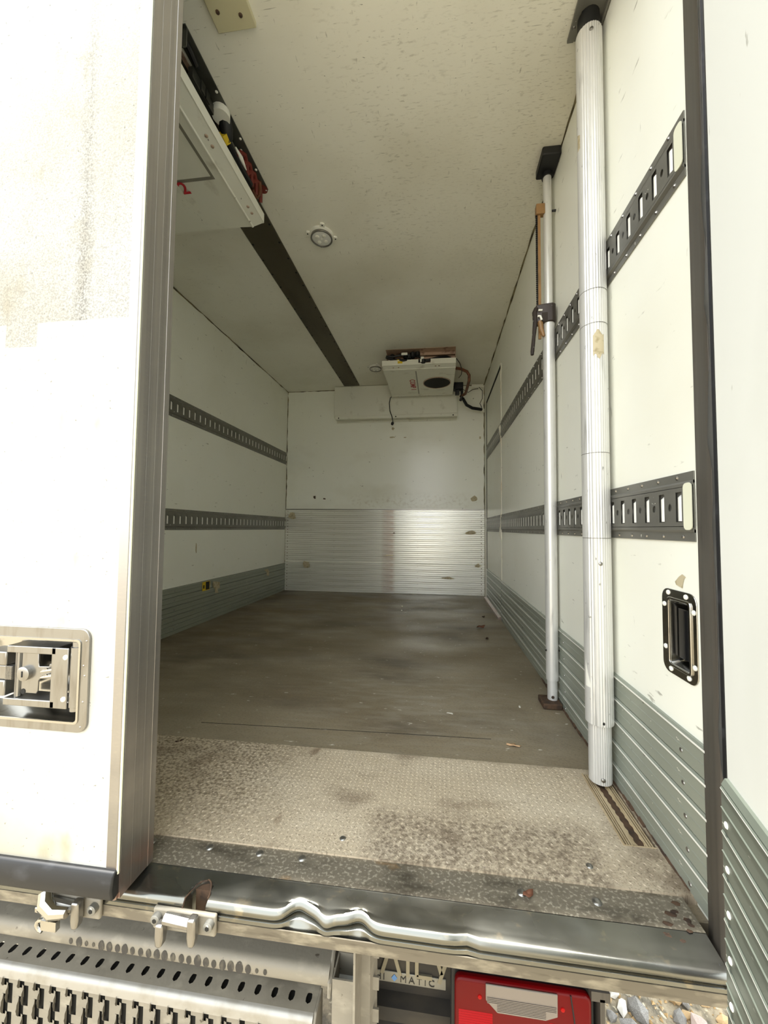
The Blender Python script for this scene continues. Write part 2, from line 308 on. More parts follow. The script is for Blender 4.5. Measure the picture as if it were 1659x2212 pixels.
# floor: dark sheet at the back, its seam, the tread plate by the door
floor = obj('floor', MB().box((XL, 1.098, -0.05), (XR, B, 0.0)).box((XL, 0.72, -0.05), (XR, 1.098, -0.012)), 'floor'); struct(floor)
tp = MB()
for a, b in (((XL, .751), (.391, 1.0945)), ((.457, .751), (XR, 1.0945)), ((.391, .751), (.457, .849)), ((.391, 1.075), (.457, 1.0945))):
    tp.box((a[0], a[1], -0.012), (b[0], b[1], 0.003))
obj('tread_plate', tp, 'tread', floor)
tb = MB()
nx, ny = 170, 28
for i in range(nx):
    for j in range(ny):
        x = XL + .01 + i * (XR - XL - .02) / nx; y = .762 + j * .0118
        if .385 < x < .463 and .84 < y < 1.085: continue
        if x < -0.7 and (i + j) % 2: continue
        s = 1 if (i + j) % 2 else -1; a, b = (.0045, .0028) if s > 0 else (.0028, .0045)
        d = .0045; w = .0013
        ex, ey = d * .7071, d * .7071 * s; px, py = -w * .7071 * s, w * .7071
        z = .003
        tb.add([(x - ex, y - ey, z), (x + px, y + py, z), (x + ex, y + ey, z), (x - px, y - py, z), (x, y, z + .0014)], [(0, 1, 4), (1, 2, 4), (2, 3, 4), (3, 0, 4)])
obj('tread_pattern', tb, 'tread', floor, sm=False, stuff=True)
# anchor track let into the plate: two ribbed strips and a scalloped slot
at_ = MB().box((.391, .849, -.011), (.457, 1.075, -.0095))
for x0, x1 in ((.3925, .3955), (.398, .4005), (.403, .4055), (.408, .411), (.4375, .441), (.444, .4465), (.4495, .452)):
    at_.box((x0, .850, -.0095), (x1, 1.0745, .0035))
at_.box((.391, .8495, -.0095), (.3925, 1.0745, .006)).box((.391, .849, -.0095), (.457, .8505, .004))
tr = obj('anchor_track', at_, 'track', floor)
sc_ = MB(); n = 60; L1, L2 = [], []
for i in range(n + 1):
    y = .855 + i * (1.075 - .855) / n; k = .0028 * abs(math.sin((y - .855) * math.pi / .019)); xm = .4285 - .006 * (y - .855) / .22
    L1.append((xm - .006 - k, y)); L2.append((xm + .006 + k, y))
vs = [(x, y, .0006) for x, y in L1] + [(x, y, .0006) for x, y in L2]
sc_.add(vs, [(i, i + 1, n + 2 + i, n + 1 + i) for i in range(n)]); obj('scalloped_slot', sc_, 'rust', tr)
sl_ = MB()
for side, Lx, xe in ((0, L1, .411), (1, L2, .4375)):
    vs = [(x, y, .0012) for x, y in Lx] + [(xe, y, .0012) for x, y in Lx]
    sl_.add(vs, [(i, i + 1, n + 2 + i, n + 1 + i) for i in range(n)])
obj('slot_lip', sl_, 'track', tr)
sm_ = MB()
for i in range(40):       # crumbled dirt along the seam and the right-hand corner
    y = .76 + i * .024; sm_.tube([(XR - .006, y, .001), (XR - .004 - random.random() * .004, y + .026, .003)], .003 + random.random() * .004, 5)
obj('dirt_line', sm_, 'rust', floor, stuff=True)
obj('seam_gap', MB().box((XL, 1.0945, -.012), (XR, 1.098, -.004)), 'dark', floor)
sc2 = MB()
for x, y in ((.30, .79), (-.2, .79), (-.9, .79)): sc2.dome((x, y, .003), (0, 0, 1), .007, .002)
obj('countersunk_screw', sc2, 'stain', floor, stuff=True)
ml = MB(); 
vs = [(-1.0, 1.20, .0004), (-.35, 1.255, .0004), (.20, 1.21, .0004), (.47, 1.205, .0004)]
ml.tube([(-.8, 1.185, .0), (-.2, 1.205, .0), (.17, 1.215, .0)], .0011, 5); obj('sheet_joint', ml, 'dark', floor)

# walls
def kick_planks(parent, x, o, y0, y1, n, pitch, z0=0.0, material='kick', last=None, joint=.0012):
    """extruded planks along y on the wall face x; o = +1 or -1 is the way they face"""
    first = None
    for k in range(n):
        h = last if (last and k == n - 1) else pitch
        prof = [(0, joint), (.009, joint), (.009, .024), (.0105, .025), (.009, .026), (.009, h - .011), (.0125, h - .009), (.0125, h - .005), (.008, h - joint), (0, h - joint)]
        if o > 0: prof[2:5] = [(.009, .0235), (.004, .024), (.004, .0265), (.009, .027)]
        if o < 0: prof = [(a * .7, b) for a, b in prof]      # the right-hand planks are slimmer
        if first is None or h != pitch:
            pl = obj('kick_plank', MB().prism([(x + o * a, b) for a, b in prof], lambda p, t: (p[0], t, p[1] + z0 + k * pitch), y0, y1), material, parent)
            if first is None: first = pl; zf = z0
            if o < 0 and material == 'kick': highlight_ridge(pl, (x, .0073), 0)
        else:
            place('kick_plank', first, parent, (ORG[parent.name].x, ORG[parent.name].y, ORG[parent.name].z + k * pitch))
    return first

wl = obj('wall_left', MB().box((XL - .06, .69, -.10), (XL, B + .06, H + .06)), 'wall'); struct(wl)
kick_planks(wl, XL, 1, .72, B - .002, 5, .0579, joint=.0017)
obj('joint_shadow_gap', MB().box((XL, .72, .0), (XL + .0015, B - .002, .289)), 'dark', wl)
rv = MB()
for y in (0.9, 1.5, 2.1, 2.7, 3.3, 3.7):
    for k in range(5): rv.dome((XL + .009, y, .035 + k * .0579), (1, 0, 0), .005, .002)
obj('rivets', rv, 'stain', wl, stuff=True)
# right wall with the opening for the recessed pull and the side doorway beyond the seam
wr = MB()
for a, b in (((.69, -.10), (2.77, .39)), ((.69, .39), (.738, .54)), ((.822, .39), (2.77, .54)), ((.69, .54), (2.77, H + .06)), ((2.77, 1.925), (B + .06, H + .06)), ((3.62, -.10), (B + .06, 1.925)), ((2.77, -.10), (3.62, -.005))):
    wr.box((XR, a[0], a[1]), (XR + .07, b[0], b[1]))
wr = obj('wall_right', wr, 'wall'); struct(wr)
kick_planks(wr, XR, -1, .698, 2.765, 5, .0579)
rv = MB()
for y in [.76 + .33 * i for i in range(7)]:
    for k in range(5):
        rv.dome((XR - .0063, y + .004 * k, .016 + k * .0579), (-1, 0, 0), .0045, .002)
obj('rivets', rv, 'stain', wr, stuff=True)
seam = MB(); pr = None
pts = []
for i in range(60):
    z = .0 + i * 1.92 / 59; pts.append((XR - .001, 2.768 + .004 * math.sin(i * 1.7) + random.uniform(-.003, .003), z))
rads = [.004 + (.016 if (.52 < z / 1.92 < .0) or abs(z - 1.36) < .10 or abs(z - .70) < .10 else 0) * random.random() for x, y, z in pts]
seam.tube(pts, rads, 6); obj('seam_sealant', seam, 'clean', wr)
d3 = obj('door_2', MB().box((XR + .004, 2.79, .0), (XR + .06, 3.60, 1.905)), 'wall'); struct(d3, 'flush white side door at the far end of the right wall')
kick_planks(d3, XR + .004, -1, 2.795, 3.59, 5, .0579)
obj('door_gap', MB().box((XR + .02, 2.765, -.01), (XR + .075, 3.63, 1.93)), 'dark', d3)
obj('gap_seal', MB().box((XR + .001, 2.79, 1.900), (XR + .006, 3.622, 1.924)).box((XR + .001, 3.602, .0), (XR + .006, 3.622, 1.905)), 'dark', d3)  # flush dark strip paints in the shade of the open door gap
obj('threshold_strip', MB().prism([(0, 0), (-.03, .0), (-.026, .012), (0, .02)], lambda p, t: (XR + .002 + p[0], t, p[1]), 2.80, 3.62), 'alu', d3)

wb = obj('wall_back', MB().box((XL - .06, B, -.10), (XR + .07, B + .06, H + .06)), 'back'); struct(wb)
z = .004
def back_plank(z0, h, n):
    prof = [(0, 0)]
    for k in range(n):
        a = h * k / n; c = h * (k + 1) / n
        prof += [(-.007, a + .0015), (-.007, c - .006), (-.0105, c - .0045), (-.0105, c - .0025), (-.005, c - .0008)]
    prof += [(0, h - .0005)]
    return obj('ribbed_plank', MB().prism(prof, lambda p, t: (t, B + p[0], p[1] + z0), XL + .004, XR - .004), 'kickback', wb)
p0 = back_plank(.006, .0605, 3)
for k in range(1, 5): place('ribbed_plank', p0, wb, (0, 0, k * .0605))
for k in range(9): place('ribbed_plank', p0, wb, (0, 0, .314 - .006 + k * .0608))
rv = MB()
for k in range(27):
    for x in (XL + .03, XR - .035): rv.dome((x, B - .007, .02 + k * .0315), (0, -1, 0), .005, .002, 6)
obj('rivets', rv, 'rust', wb, stuff=True)
obj('panel_trim', MB().box((XL + .004, B - .008, .862), (XR - .004, B, .869)), 'alu', wb)

ceil = obj('ceiling', MB().box((XL - .06, .69, H), (XR + .07, B + .06, H + .06)), 'ceil'); struct(ceil)
# beads of old sealant where ceiling meets walls
def bead(name, a, b, rad, material, parent, n=50, jit=.003):
    a, b = Vector(a), Vector(b); p = [a.lerp(b, i / n) + Vector((random.uniform(-jit, jit), 0, random.uniform(-jit, jit))) for i in range(n + 1)]
    return obj(name, MB().tube(p, [rad * random.uniform(.5, 1.3) for _ in p], 6), material, parent)
bead('sealant_bead', (XR, .72, H), (XR, B, H), .008, 'sealant', ceil)
bead('sealant_bead', (XL, .72, H), (XL, B, H), .006, 'sealant', ceil)
bead('sealant_bead', (XL, B, H), (XR, B, H), .006, 'sealant', ceil)
bead('sealant_bead', (XR, B, 0), (XR, B, H), .007, 'sealant', wb)
bead('sealant_bead', (XL, B, 0), (XL, B, H), .006, 'sealant', wb)
st = obj('trim_1', MB().prism([(-.972, 0), (-.972, -.004), (-.968, -.007), (-.812, -.007), (-.808, -.004), (-.808, 0)], lambda p, t: (p[0], t, H + p[1]), .85, B - .12), 'strip'); struct(st, 'dark metal strip screwed along the ceiling')
rv = MB()
for i in range(24):
    for x in (-.962, -.818): rv.dome((x, .95 + i * .112, H - .007), (0, 0, -1), .006, .003, 6)
obj('screws', rv, 'dark', st, stuff=True)

# rear frame: jamb by the open door, header, left jamb behind the closed door
jb = [(XR + .07, .718), (XR, .720), (.462, .712), (.459, .695), (.453, .688), (.450, .668), (.446, .662), (.445, .650), (.455, .645), (XR + .07, .62)]
jb = obj('trim_2', MB().prism(jb, fXY, -.05, H + .036), 'jamb'); struct(jb, 'grey-brown door jamb profile beside the open door')
sp_ = MB(); n = 46; pts = []
prev = None
seal = MB()
vs = []
for i in range(n + 1):
    z = .02 + i * (H - .0) / n; e = .008 * random.random() ** 2 if z > .35 else .014 * random.random()
    vs += [(.4450 + .002, .650 - .0 + .012 * (random.random() ** 3) - (.0 if z > .3 else .012), z), (.418, .605, z), (.440, .60, z)]
fs = []
for i in range(n):
    a = 3 * i; b = a + 3
    for k in range(3): fs.append((a + k, a + (k + 1) % 3, b + (k + 1) % 3, b + k))
seal.add(vs, fs); obj('door_seal', seal, 'rubber', jb)
hd = obj('trim_3', MB().box((XL - .10, .60, H + .035), (XR + .07, .72, H + .15)).box((XL - .10, .60, -.10), (XL - .062, .70, H + .035)).box((XL - .10, .689, -.10), (XL, .70, H)), 'jamb'); struct(hd)

# sill: dirty flat, polished slope, dented bull nose, face with a lip; notch eaten out at the left
def dent(x):
    g = lambda c, w: math.exp(-((x - c) / w) ** 2)
    return .015 * g(-.246, .020) + .009 * g(-.218, .022) + .012 * g(-.132, .020) + .005 * g(-.165, .022) + .004 * g(.045, .012) - .003 * g(-.19, .012)
def notch(x):
    t = (x + .4325) / .0215
    return None if abs(t) >= 1 else .632 + .043 * math.sqrt(max(0, 1 - t * t)) * (1.0 if t > 0 else .95)
xs = sorted(set([round(XL + i * .02, 4) for i in range(int(2.07 / .02))] + [round(-.47 + i * .004, 4) for i in range(110)] + [XR - .026]))
def prof(x):
    d = dent(x); P = [(.775, -.004), (.751, -.0015), (.692, -.001), (.690, -.0014), (.688, -.002)]
    P += [(.672 + .03 * d, -.0034), (.666 + .1 * d, -.0041), (.660 + .25 * d, -.0048), (.655 + .5 * d, -.0053), (.651 + .8 * d, -.0058)]
    for a in range(0, 181, 20):
        q = R(100 + a * 1.05); P.append((.6445 + d + .0095 * math.cos(q), -.0152 + .0095 * math.sin(q) + .3 * d))
    P += [(.6395 + d * .9, -.0245), (.6365 + d * .8, -.026), (.6355 + d * .7, -.031), (.638 + d * .4, -.033), (.6385, -.053), (.646, -.056), (.74, -.063)]
    yn = notch(x)
    if yn:
        Q = []; hit = False
        for p in P:
            if not hit and p[0] > yn: Q.append(p); last = p
            else:
                hit = True; Q.append((yn, max(-.06, last[1] - .004 - .0035 * (len(Q) - 6))) if p[1] > -.061 and p[0] < .70 else p)
        P = Q
    return P
sv = []; sf = []; np_ = len(prof(0))
for x in xs: sv += [(x, y, z) for y, z in prof(x)]
for i in range(len(xs) - 1):
    for j in range(np_ - 1): sf.append((i * np_ + j, i * np_ + j + 1, (i + 1) * np_ + j + 1, (i + 1) * np_ + j))
sill = obj('trim_4', MB().add(sv, sf), 'steel'); struct(sill, 'dented polished metal door sill with a torn notch')
flat = MB()
fl = [(x, .6905, -.0004) for x in xs]; fb = [(x, .752, -.0004) for x in xs]
flat.add(fl + fb, [(i, i + 1, len(xs) + i + 1, len(xs) + i) for i in range(len(xs) - 1)]); obj('sill_flat', flat, 'silltop', sill)
rim = [(x, notch(x) , -.0005 - .006 * (1 if notch(x) < .66 else .5)) for x in [-.4535 + i * .0016 for i in range(27)] if notch(x)]
rim = [(-.4545, .632, -.040), (-.4545, .634, -.020)] + rim
obj('torn_rim', MB().tube(rim, .0014, 6), 'rust', sill)
obj('notch_lining', MB().box((-.4545, .662, -.058), (-.4105, .6765, -.010)), 'rust', sill)
fg = MB().box((XL, .636, -.053), (XR - .03, .638, -.0335)); obj('sill_face', fg, 'sillface', sill)
bt = MB()
for x, y in ((-.36, .738), (-.27, .738), (-.60, .735), (.155, .722), (.286, .722), (-.47, .738)): obj('sill_bolt', MB().dome((x, y, -.0004), (0, 0, 1), .0085, .0025, 10), 'stain', sill)
obj('corner_sealant', MB().tube([(.4365, .652, -.006), (.438, .640, -.010), (.4385, .634, -.02), (.440, .633, -.05)], [.0014, .0012, .0010, .0007], 6), 'dark', sill)  # thin dark tube painted in for the shaded gap at the corner

# ------------------------------------------------------------------ closed left door
d1 = MB()
hx0, hx1, hz0, hz1 = -.955, -.650, .300, .468       # opening for the latch tray
d1.box((-1.69, .611, .02), (hx0, .688, H + .03)).box((hx1, .611, .02), (-.584, .688, H + .03))
d1.box((hx0, .611, .02), (hx1, .688, hz0)).box((hx0, .611, hz1), (hx1, .688, H + .03)).box((hx0, .665, hz0), (hx1, .688, hz1))
d1 = obj('door_1', d1, 'door', sm=False); struct(d1, 'closed left rear door, white and dirt-filmed, with a recessed latch')
ep = [(-.584, .6085), (-.5655, .6085), (-.5635, .6105), (-.5635, .6135), (-.5600, .6135), (-.5600, .6360), (-.5602, .6365), (-.5600, .6370), (-.5600, .6560), (-.5602, .6565), (-.5600, .6570), (-.5600, .6755), (-.5592, .6757), (-.5592, .6890), (-.5615, .6900), (-.600, .6900), (-.600, .688), (-.584, .688)]
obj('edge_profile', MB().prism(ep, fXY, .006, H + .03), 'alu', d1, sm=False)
obj('edge_bead', MB().tube([(-.5632, .6112, .05), (-.5632, .6112, H + .03)], .0022, 8), 'cream', d1)
obj('bottom_seal', MB().prism([(.616, .014), (.616, .056), (.604, .0585), (.600, .052), (.597, .030), (.600, .013), (.606, .010)], fYZ, -1.69, -.5625), 'rubber', d1, bevel=.003)
# latch: flange, tray, lever with roll, lock plate, lock barrel, springs, rivets, knurled catch
lt = obj('door_latch', ring(MB(), rrect(-1.0, .290, -.634, .4765, .018), rrect(-.975, .307, -.6525, .4555, .007), fXZ, .606, .611), 'stain', d1, bevel=.001)
tray = MB(); o_ = rrect(-.975, .307, -.6525, .4555, .007); i_ = rrect(-.965, .316, -.660, .447, .006); nn = len(o_)
tray.add([(x, .611, z) for x, z in o_] + [(x, .655, z) for x, z in i_], [(i, (i + 1) % nn, nn + (i + 1) % nn, nn + i) for i in range(nn)] + [tuple(range(nn, 2 * nn))])
obj('latch_tray', tray, 'chrome', lt)
obj('latch_rim', ring(MB(), rrect(-.977, .305, -.6505, .4575, .008), rrect(-.973, .309, -.6545, .4535, .006), fXZ, .6045, .607), 'chrome', lt)
obj('lever_roll', MB().tube([(-.6655, .617, .326), (-.6655, .617, .333), (-.6655, .617, .334), (-.6655, .617, .442), (-.6655, .617, .443), (-.6655, .617, .452)], [.011, .011, .0128, .0128, .0105, .0105], 20), 'stain', lt)
arm = MB()
for z0, z1, x0 in ((.428, .441, -.805), (.331, .344, -.809)):
    arm.box((x0, .604, z0), (-.700, .640, z1))
arm.box((-.7095, .604, .331), (-.6745, .607, .441))
obj('lever', arm, 'stain', lt, bevel=.004, seg=3)
lp = [(-.781, .3515), (-.748, .3515), (-.745, .357), (-.7445, .376), (-.741, .3795), (-.708, .381), (-.708, .408), (-.722, .408), (-.7235, .403), (-.744, .402), (-.7455, .409), (-.7460, .4265), (-.781, .4265)]
obj('lock_plate', MB().prism(lp, fXZ, .612, .615), 'stain', lt, bevel=.001)
obj('lock_barrel', MB().tube([(-.7705, .613, .389), (-.7705, .6055, .389), (-.7705, .6045, .389)], [.0132, .0132, .011], 20), 'stain', lt)
obj('key_slot', MB().box((-.7717, .6038, .3835), (-.7693, .6048, .3945)), 'dark', lt)
obj('slot_hole', MB().tube([(-.7755, .612, .3545), (-.7755, .6113, .3545)], .005, 12), 'dark', lt)
sg = MB()
for zc in (.3975, .3865):
    obj('spring', MB().tube([(-.706, .611, zc + .004), (-.733, .609, zc - .001), (-.722, .6085, zc + .003), (-.735, .608, zc - .003), (-.712, .6085, zc + .001), (-.706, .609, zc - .003)], .0016, 6), 'chrome', lt)
rv = MB()
for x, z in ((-.6795, .4245), (-.6805, .349)): obj('latch_rivet', MB().dome((x, .604, z), (0, -1, 0), .0048, .003, 10), 'white', lt)
obj('catch_bar', MB().tube([(-.787, .613, .345), (-.787, .613, .429)], .0045, 8).tube([(-.7935, .614, .344), (-.7935, .614, .427)], .003, 8), 'stain', lt)
obj('catch_block', MB().box((-.86, .606, .402), (-.8085, .640, .428)).box((-.86, .606, .3455), (-.8095, .640, .3745)).box((-.86, .609, .3745), (-.8095, .64, .402)), 'stain', lt, bevel=.0025)
kn = MB()
for i in range(6):
    for j in range(9):
        x = -.8085 + i * .0024; z = .3775 + j * .0027; kn.box((x, .6055, z), (x + .0018, .6075, z + .0021))
kn.box((-.8087, .607, .377), (-.7942, .615, .4018)); obj('knurled_tip', kn, 'stain', lt)
rvf = MB()
for x, z in ((-.6445, .41), (-.6415, .392), (-.643, .345), (-.646, .30), (-.6405, .455)): rvf.dome((x, .606, z), (0, -1, 0), .0022, .0008, 8)
obj('flange_pins', rvf, 'stain', lt, stuff=True)

# ------------------------------------------------------------------ open right door (inner face towards the camera)
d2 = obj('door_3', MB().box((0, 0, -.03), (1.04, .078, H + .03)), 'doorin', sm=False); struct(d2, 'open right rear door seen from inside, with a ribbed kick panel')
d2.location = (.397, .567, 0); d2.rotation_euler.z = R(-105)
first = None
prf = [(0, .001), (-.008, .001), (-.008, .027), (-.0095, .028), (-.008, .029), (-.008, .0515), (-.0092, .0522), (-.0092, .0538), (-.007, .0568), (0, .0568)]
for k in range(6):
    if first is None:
        first = obj('kick_plank', MB().prism(prf, lambda p, t: (t, p[0], p[1] - .0275), .002, 1.02), 'kickdoor', d2); highlight_ridge(first, (0, .0091), 1)
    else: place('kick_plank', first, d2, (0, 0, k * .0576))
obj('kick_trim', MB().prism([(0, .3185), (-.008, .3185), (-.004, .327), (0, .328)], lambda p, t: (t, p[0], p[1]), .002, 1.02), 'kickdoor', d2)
rv = MB()
for k in range(6):
    for x in (.012, .25, .5): obj('rivet', MB().dome((x + .003, -.008, .012 + k * .0576 - .0275), (0, -1, 0), .0045, .0022), 'white', d2)
obj('hinge_edge', MB().box((-.004, .0, -.03), (0, .078, H + .03)), 'rubber', d2)

# scrapes and residue with a shape of their own
def mark(parent, pl, a, b, w, h, material, seed, name='scrape_mark'):
    rd_ = random.Random(seed); n = 9; pts = []
    for i in range(n):
        q = rd_.uniform(.6, 1.25); t = 2 * math.pi * i / n; pts.append((a + w * q * math.cos(t), b + h * q * math.sin(t)))
    fn = {'back': lambda p: (p[0], B - .0012, p[1]), 'kick': lambda p: (p[0], B - .0112, p[1]), 'right': lambda p: (XR - .0012, p[0], p[1]), 'left': lambda p: (XL + .0012, p[0], p[1]), 'ceil': lambda p: (p[0], p[1], H - .0012)}[pl]
    return obj(name, MB().add([fn(p) for p in pts], [tuple(range(n))]), material, parent)
for i, (a, b, w, h, mm) in enumerate(((-1.31, .995, .012, .022, 'rust'), (-1.20, .978, .016, .008, 'rust'), (-.475, 1.625, .03, .010, 'tape'), (-.34, 1.62, .016, .006, 'tape'), (.36, .97, .045, .035, 'tape'), (.425, 1.60, .012, .02, 'tape'), (-.47, 1.345 + .37, .016, .014, 'tape'))):
    mark(wb, 'back', a, b, w, h, mm, 40 + i)
for i, (a, b, w, h, mm) in enumerate(((-1.385, .282, .045, .035, 'tape'), (.33, .63, .06, .022, 'tape'), (.40, .30, .03, .022, 'tape'), (-.45, .62, .016, .006, 'rust'), (-.50, .39, .05, .007, 'tape'), (.10, .17, .07, .012, 'tape'), (-1.55, .80, .045, .04, 'tape'))):
    mark(wb, 'kick', a, b, w, h, mm, 60 + i)
for i, (a, b, w, h, mm) in enumerate(((2.30, .52, .008, .035, 'tape'), (1.95, .98, .05, .008, 'tape'), (1.6, 1.21, .04, .006, 'tape'))):
    mark(wl, 'left', a, b, w, h, mm, 80 + i)
for i, (a, b, w, h, mm) in enumerate(((1.22, .325, .004, .022, 'rust'), (1.13, .318, .003, .016, 'rust'), (.90, .262, .006, .014, 'rust'), (1.06, .262, .004, .012, 'rust'))):
    mark(wr, 'right', a, b, w, h, mm, 90 + i)

# ================================================================== CARGO RAILS
def rail(label, xf, o, y0, y1, z0, hgt=.131, cap=None, pitch=.0548, phase=0.0):
    """slotted rail along a wall: xf wall face, o the way it faces"""
    t = empty('cargo_rail', (xf, (y0 + y1) / 2, z0), label, 'rail', 'slotted cargo rails on the side walls')
    fl = .0165; d = .009; zc = z0 + hgt / 2
    X = lambda h: xf + o * h
    body = MB()
    # lower and upper flange with the bend up to the web
    for sgn in (1, -1):
        ze = z0 if sgn > 0 else z0 + hgt
        pf = [(.0005, 0), (.003, 0), (.003, sgn * fl), (d, sgn * (fl + .005)), (d, sgn * (fl + .012)), (d - .0025, sgn * (fl + .012)), (.0005, sgn * (fl + .004))]
        body.prism([(X(a), ze + b) for a, b in pf], lambda p, tt: (p[0], tt, p[1]), y0, y1)
    zb, zt = z0 + fl + .011, z0 + hgt - fl - .011
    s0, s1 = zc - .0287, zc + .0287; sw = .0170
    web = MB(); n = int((y1 - y0) / pitch)
    def quad(ya, yb, za, zb_): web.add([(X(d), ya, za), (X(d), yb, za), (X(d), yb, zb_), (X(d), ya, zb_)], [(0, 1, 2, 3)])
    ins = MB()
    quad(y0, y1, zb, s0); quad(y0, y1, s1, zt)
    yy = y0
    st0 = y0 + phase
    for k in range(n + 1):
        a = st0 + k * pitch; b = a + sw
        if b > y1: break
        quad(yy, a, s0, s1) if k == 0 else None
        # slot filled deeper down by a bright round-backed lug, open at the top
        q = MB(); m = 5; vs = []
        for i in range(m + 1):
            g = math.pi * i / m; yv = a + .0012 + (sw - .0024) * i / m
            hx = d - .0035 + .0035 * math.sin(g)
            vs += [(X(hx), yv, s0 + .0015), (X(hx), yv, s1 - .010), (X(hx - .006), yv, s1 - .004)]
        for i in range(m):
            ins.add(vs, [(3 * i, 3 * i + 1, 3 * i + 4, 3 * i + 3), (3 * i + 1, 3 * i + 2, 3 * i + 5, 3 * i + 4)]) if i == 0 else None
        base = len(ins.v) - len(vs)
        for i in range(1, m):
            ins.f += [tuple(base + w for w in (3 * i, 3 * i + 1, 3 * i + 4, 3 * i + 3)), tuple(base + w for w in (3 * i + 1, 3 * i + 2, 3 * i + 5, 3 * i + 4))]
        nxt = min(a + pitch, y1)
        # land with a round hole
        ym = (b + nxt) / 2; rr = .0066
        if nxt - b > 2.4 * rr:
            quad(b, nxt, s0, zc - .0125); quad(b, nxt, zc + .0125, s1); quad(b, ym - .009, zc - .0125, zc + .0125); quad(ym + .009, nxt, zc - .0125, zc + .0125)
            oc = [(ym + .009 * math.cos(R(45 * i)) / max(abs(math.cos(R(45 * i))), abs(math.sin(R(45 * i)))), zc + .0125 * math.sin(R(45 * i)) / max(abs(math.cos(R(45 * i))), abs(math.sin(R(45 * i))))) for i in range(8)]
            ic = [(ym + rr * .8 * math.cos(R(45 * i)), zc + rr * 1.15 * math.sin(R(45 * i))) for i in range(8)]
            web.add([(X(d), p, q_) for p, q_ in oc + ic], [(i, (i + 1) % 8, 8 + (i + 1) % 8, 8 + i) for i in range(8)])
        elif nxt > b: quad(b, nxt, s0, s1)
        yy = nxt
    if yy < y1: quad(yy, y1, s0, s1)
    obj('rail_web', web, 'rail', t, sm=False)
    obj('rail_flange', body, 'rail', t, sm=False)
    obj('rail_back', MB().box((min(X(.001), X(.0035)), y0, z0 + fl), (max(X(.001), X(.0035)), y1, z0 + hgt - fl)), 'rail', t, sm=False)
    obj('slot_lugs', ins, 'slot', t, stuff=True)
    rv = MB(); i = 0; y = y0 + .03
    while y < y1:
        rv.dome((X(.003), y, z0 + .008), (o, 0, 0), .0042, .003, 6); rv.dome((X(.003), y + .015, z0 + hgt - .008), (o, 0, 0), .0042, .003, 6)
        y += .062
    obj('rail_rivets', rv, 'stain', t, stuff=True)
    if cap:
        c = MB().prism(rrect(cap[0], zb - .006, cap[1], zt + .006, .008, 3), lambda p, tt: (tt, p[0], p[1]), X(d), X(d + .0015)); obj('end_cap', c, 'cream', t)
    return t
Z1, Z2 = .647, 1.3459
# slot pitch .0535 with a slot centred at y = .761
rail('lower slotted cargo rail on the right wall, between the post foot level and the handle', XR, -1, .727, 2.755, Z1, cap=(.722, .745), pitch=.05345, phase=.0245)
rail('upper slotted cargo rail on the right wall, passing behind both poles', XR, -1, .727, 2.755, Z2, cap=(.722, .745), pitch=.05345, phase=.0245)
rail('short lower cargo rail on the flush side door near the back corner', XR + .004, -1, 2.80, 3.585, Z1, pitch=.05345, phase=.01)
rail('short upper cargo rail on the flush side door near the back corner', XR + .004, -1, 2.80, 3.585, Z2, pitch=.05345, phase=.01)
rail('lower slotted cargo rail on the left wall, nearer the floor', XL, 1, .95, B - .02, Z1, pitch=.0548, phase=.02)
rail('upper slotted cargo rail on the left wall, below the ceiling', XL, 1, .95, B - .02, Z2, pitch=.0548, phase=.02)

# ================================================================== RECESSED PULL ON THE RIGHT WALL
hp = empty('recessed_pull', (XR, .78, .38), 'chrome recessed pull with dark flap, riveted into the right wall', 'handle')
o_ = rrect(.729, .381, .832, .5495, .020); i_ = rrect(.744, .398, .810, .532, .008)
fX = lambda p, t: (XR + t, p[0], p[1])
obj('pull_flange', ring(MB(), o_, i_, fX, -.0025, .0), 'chrome', hp, bevel=.0008)
obj('pull_rim', ring(MB(), rrect(.742, .396, .812, .534, .009), rrect(.7475, .4015, .8065, .5285, .006), fX, -.0055, -.0015), 'chrome', hp, bevel=.0012)
a_ = rrect(.7475, .4015, .8065, .5285, .006); b_ = rrect(.753, .412, .802, .520, .006); nn = len(a_); tr_ = MB()
tr_.add([fX(p, -.002) for p in a_] + [fX(p, .030) for p in b_], [(i, (i + 1) % nn, nn + (i + 1) % nn, nn + i) for i in range(nn)] + [tuple(range(nn, 2 * nn))])
obj('pull_tray', tr_, 'chrome', hp)
obj('pull_flap', MB().box((XR + .010, .754, .415), (XR + .013, .801, .512)), 'black', hp, bevel=.001)
obj('flap_ridge', MB().box((XR + .006, .776, .416), (XR + .0105, .779, .511)), 'black', hp)
rv = MB()
for y, z in ((.810, .5415), (.757, .541), (.8235, .516), (.7365, .516), (.822, .430), (.7365, .416), (.806, .390), (.753, .391)): obj('rivet', MB().dome((XR - .0025, y, z), (-1, 0, 0), .0052, .003, 10), 'white', hp)

# ================================================================== POLES
# thick telescopic post
px, py = .4268, 1.0436
tp_ = empty('telescopic_post', (px, py, 0), 'thick ribbed aluminium telescopic post standing nearest the open door, in front of the right wall', 'post')
def ribbed(rad, z0, z1, nrib=32, deep=.0011, smooth_from=150, smooth_to=215):
    m = MB(); n = nrib * 2; vs = []
    for z in (z0, z1):
        for j in range(n):
            a = 360 * j / n; rr = rad
            if not (smooth_from < a < smooth_to) and j % 2: rr -= deep
            vs.append((px + rr * math.cos(R(a)), py + rr * math.sin(R(a)), z))
    return m.add(vs, [(j, (j + 1) % n, n + (j + 1) % n, n + j) for j in range(n)] + [tuple(range(n))[::-1], tuple(range(n, 2 * n))])
op = obj('outer_tube', ribbed(.0340, .162, H - .062), 'pole', tp_, sm=False)
obj('inner_tube', ribbed(.0275, .012, .165), 'pole', tp_, sm=False)
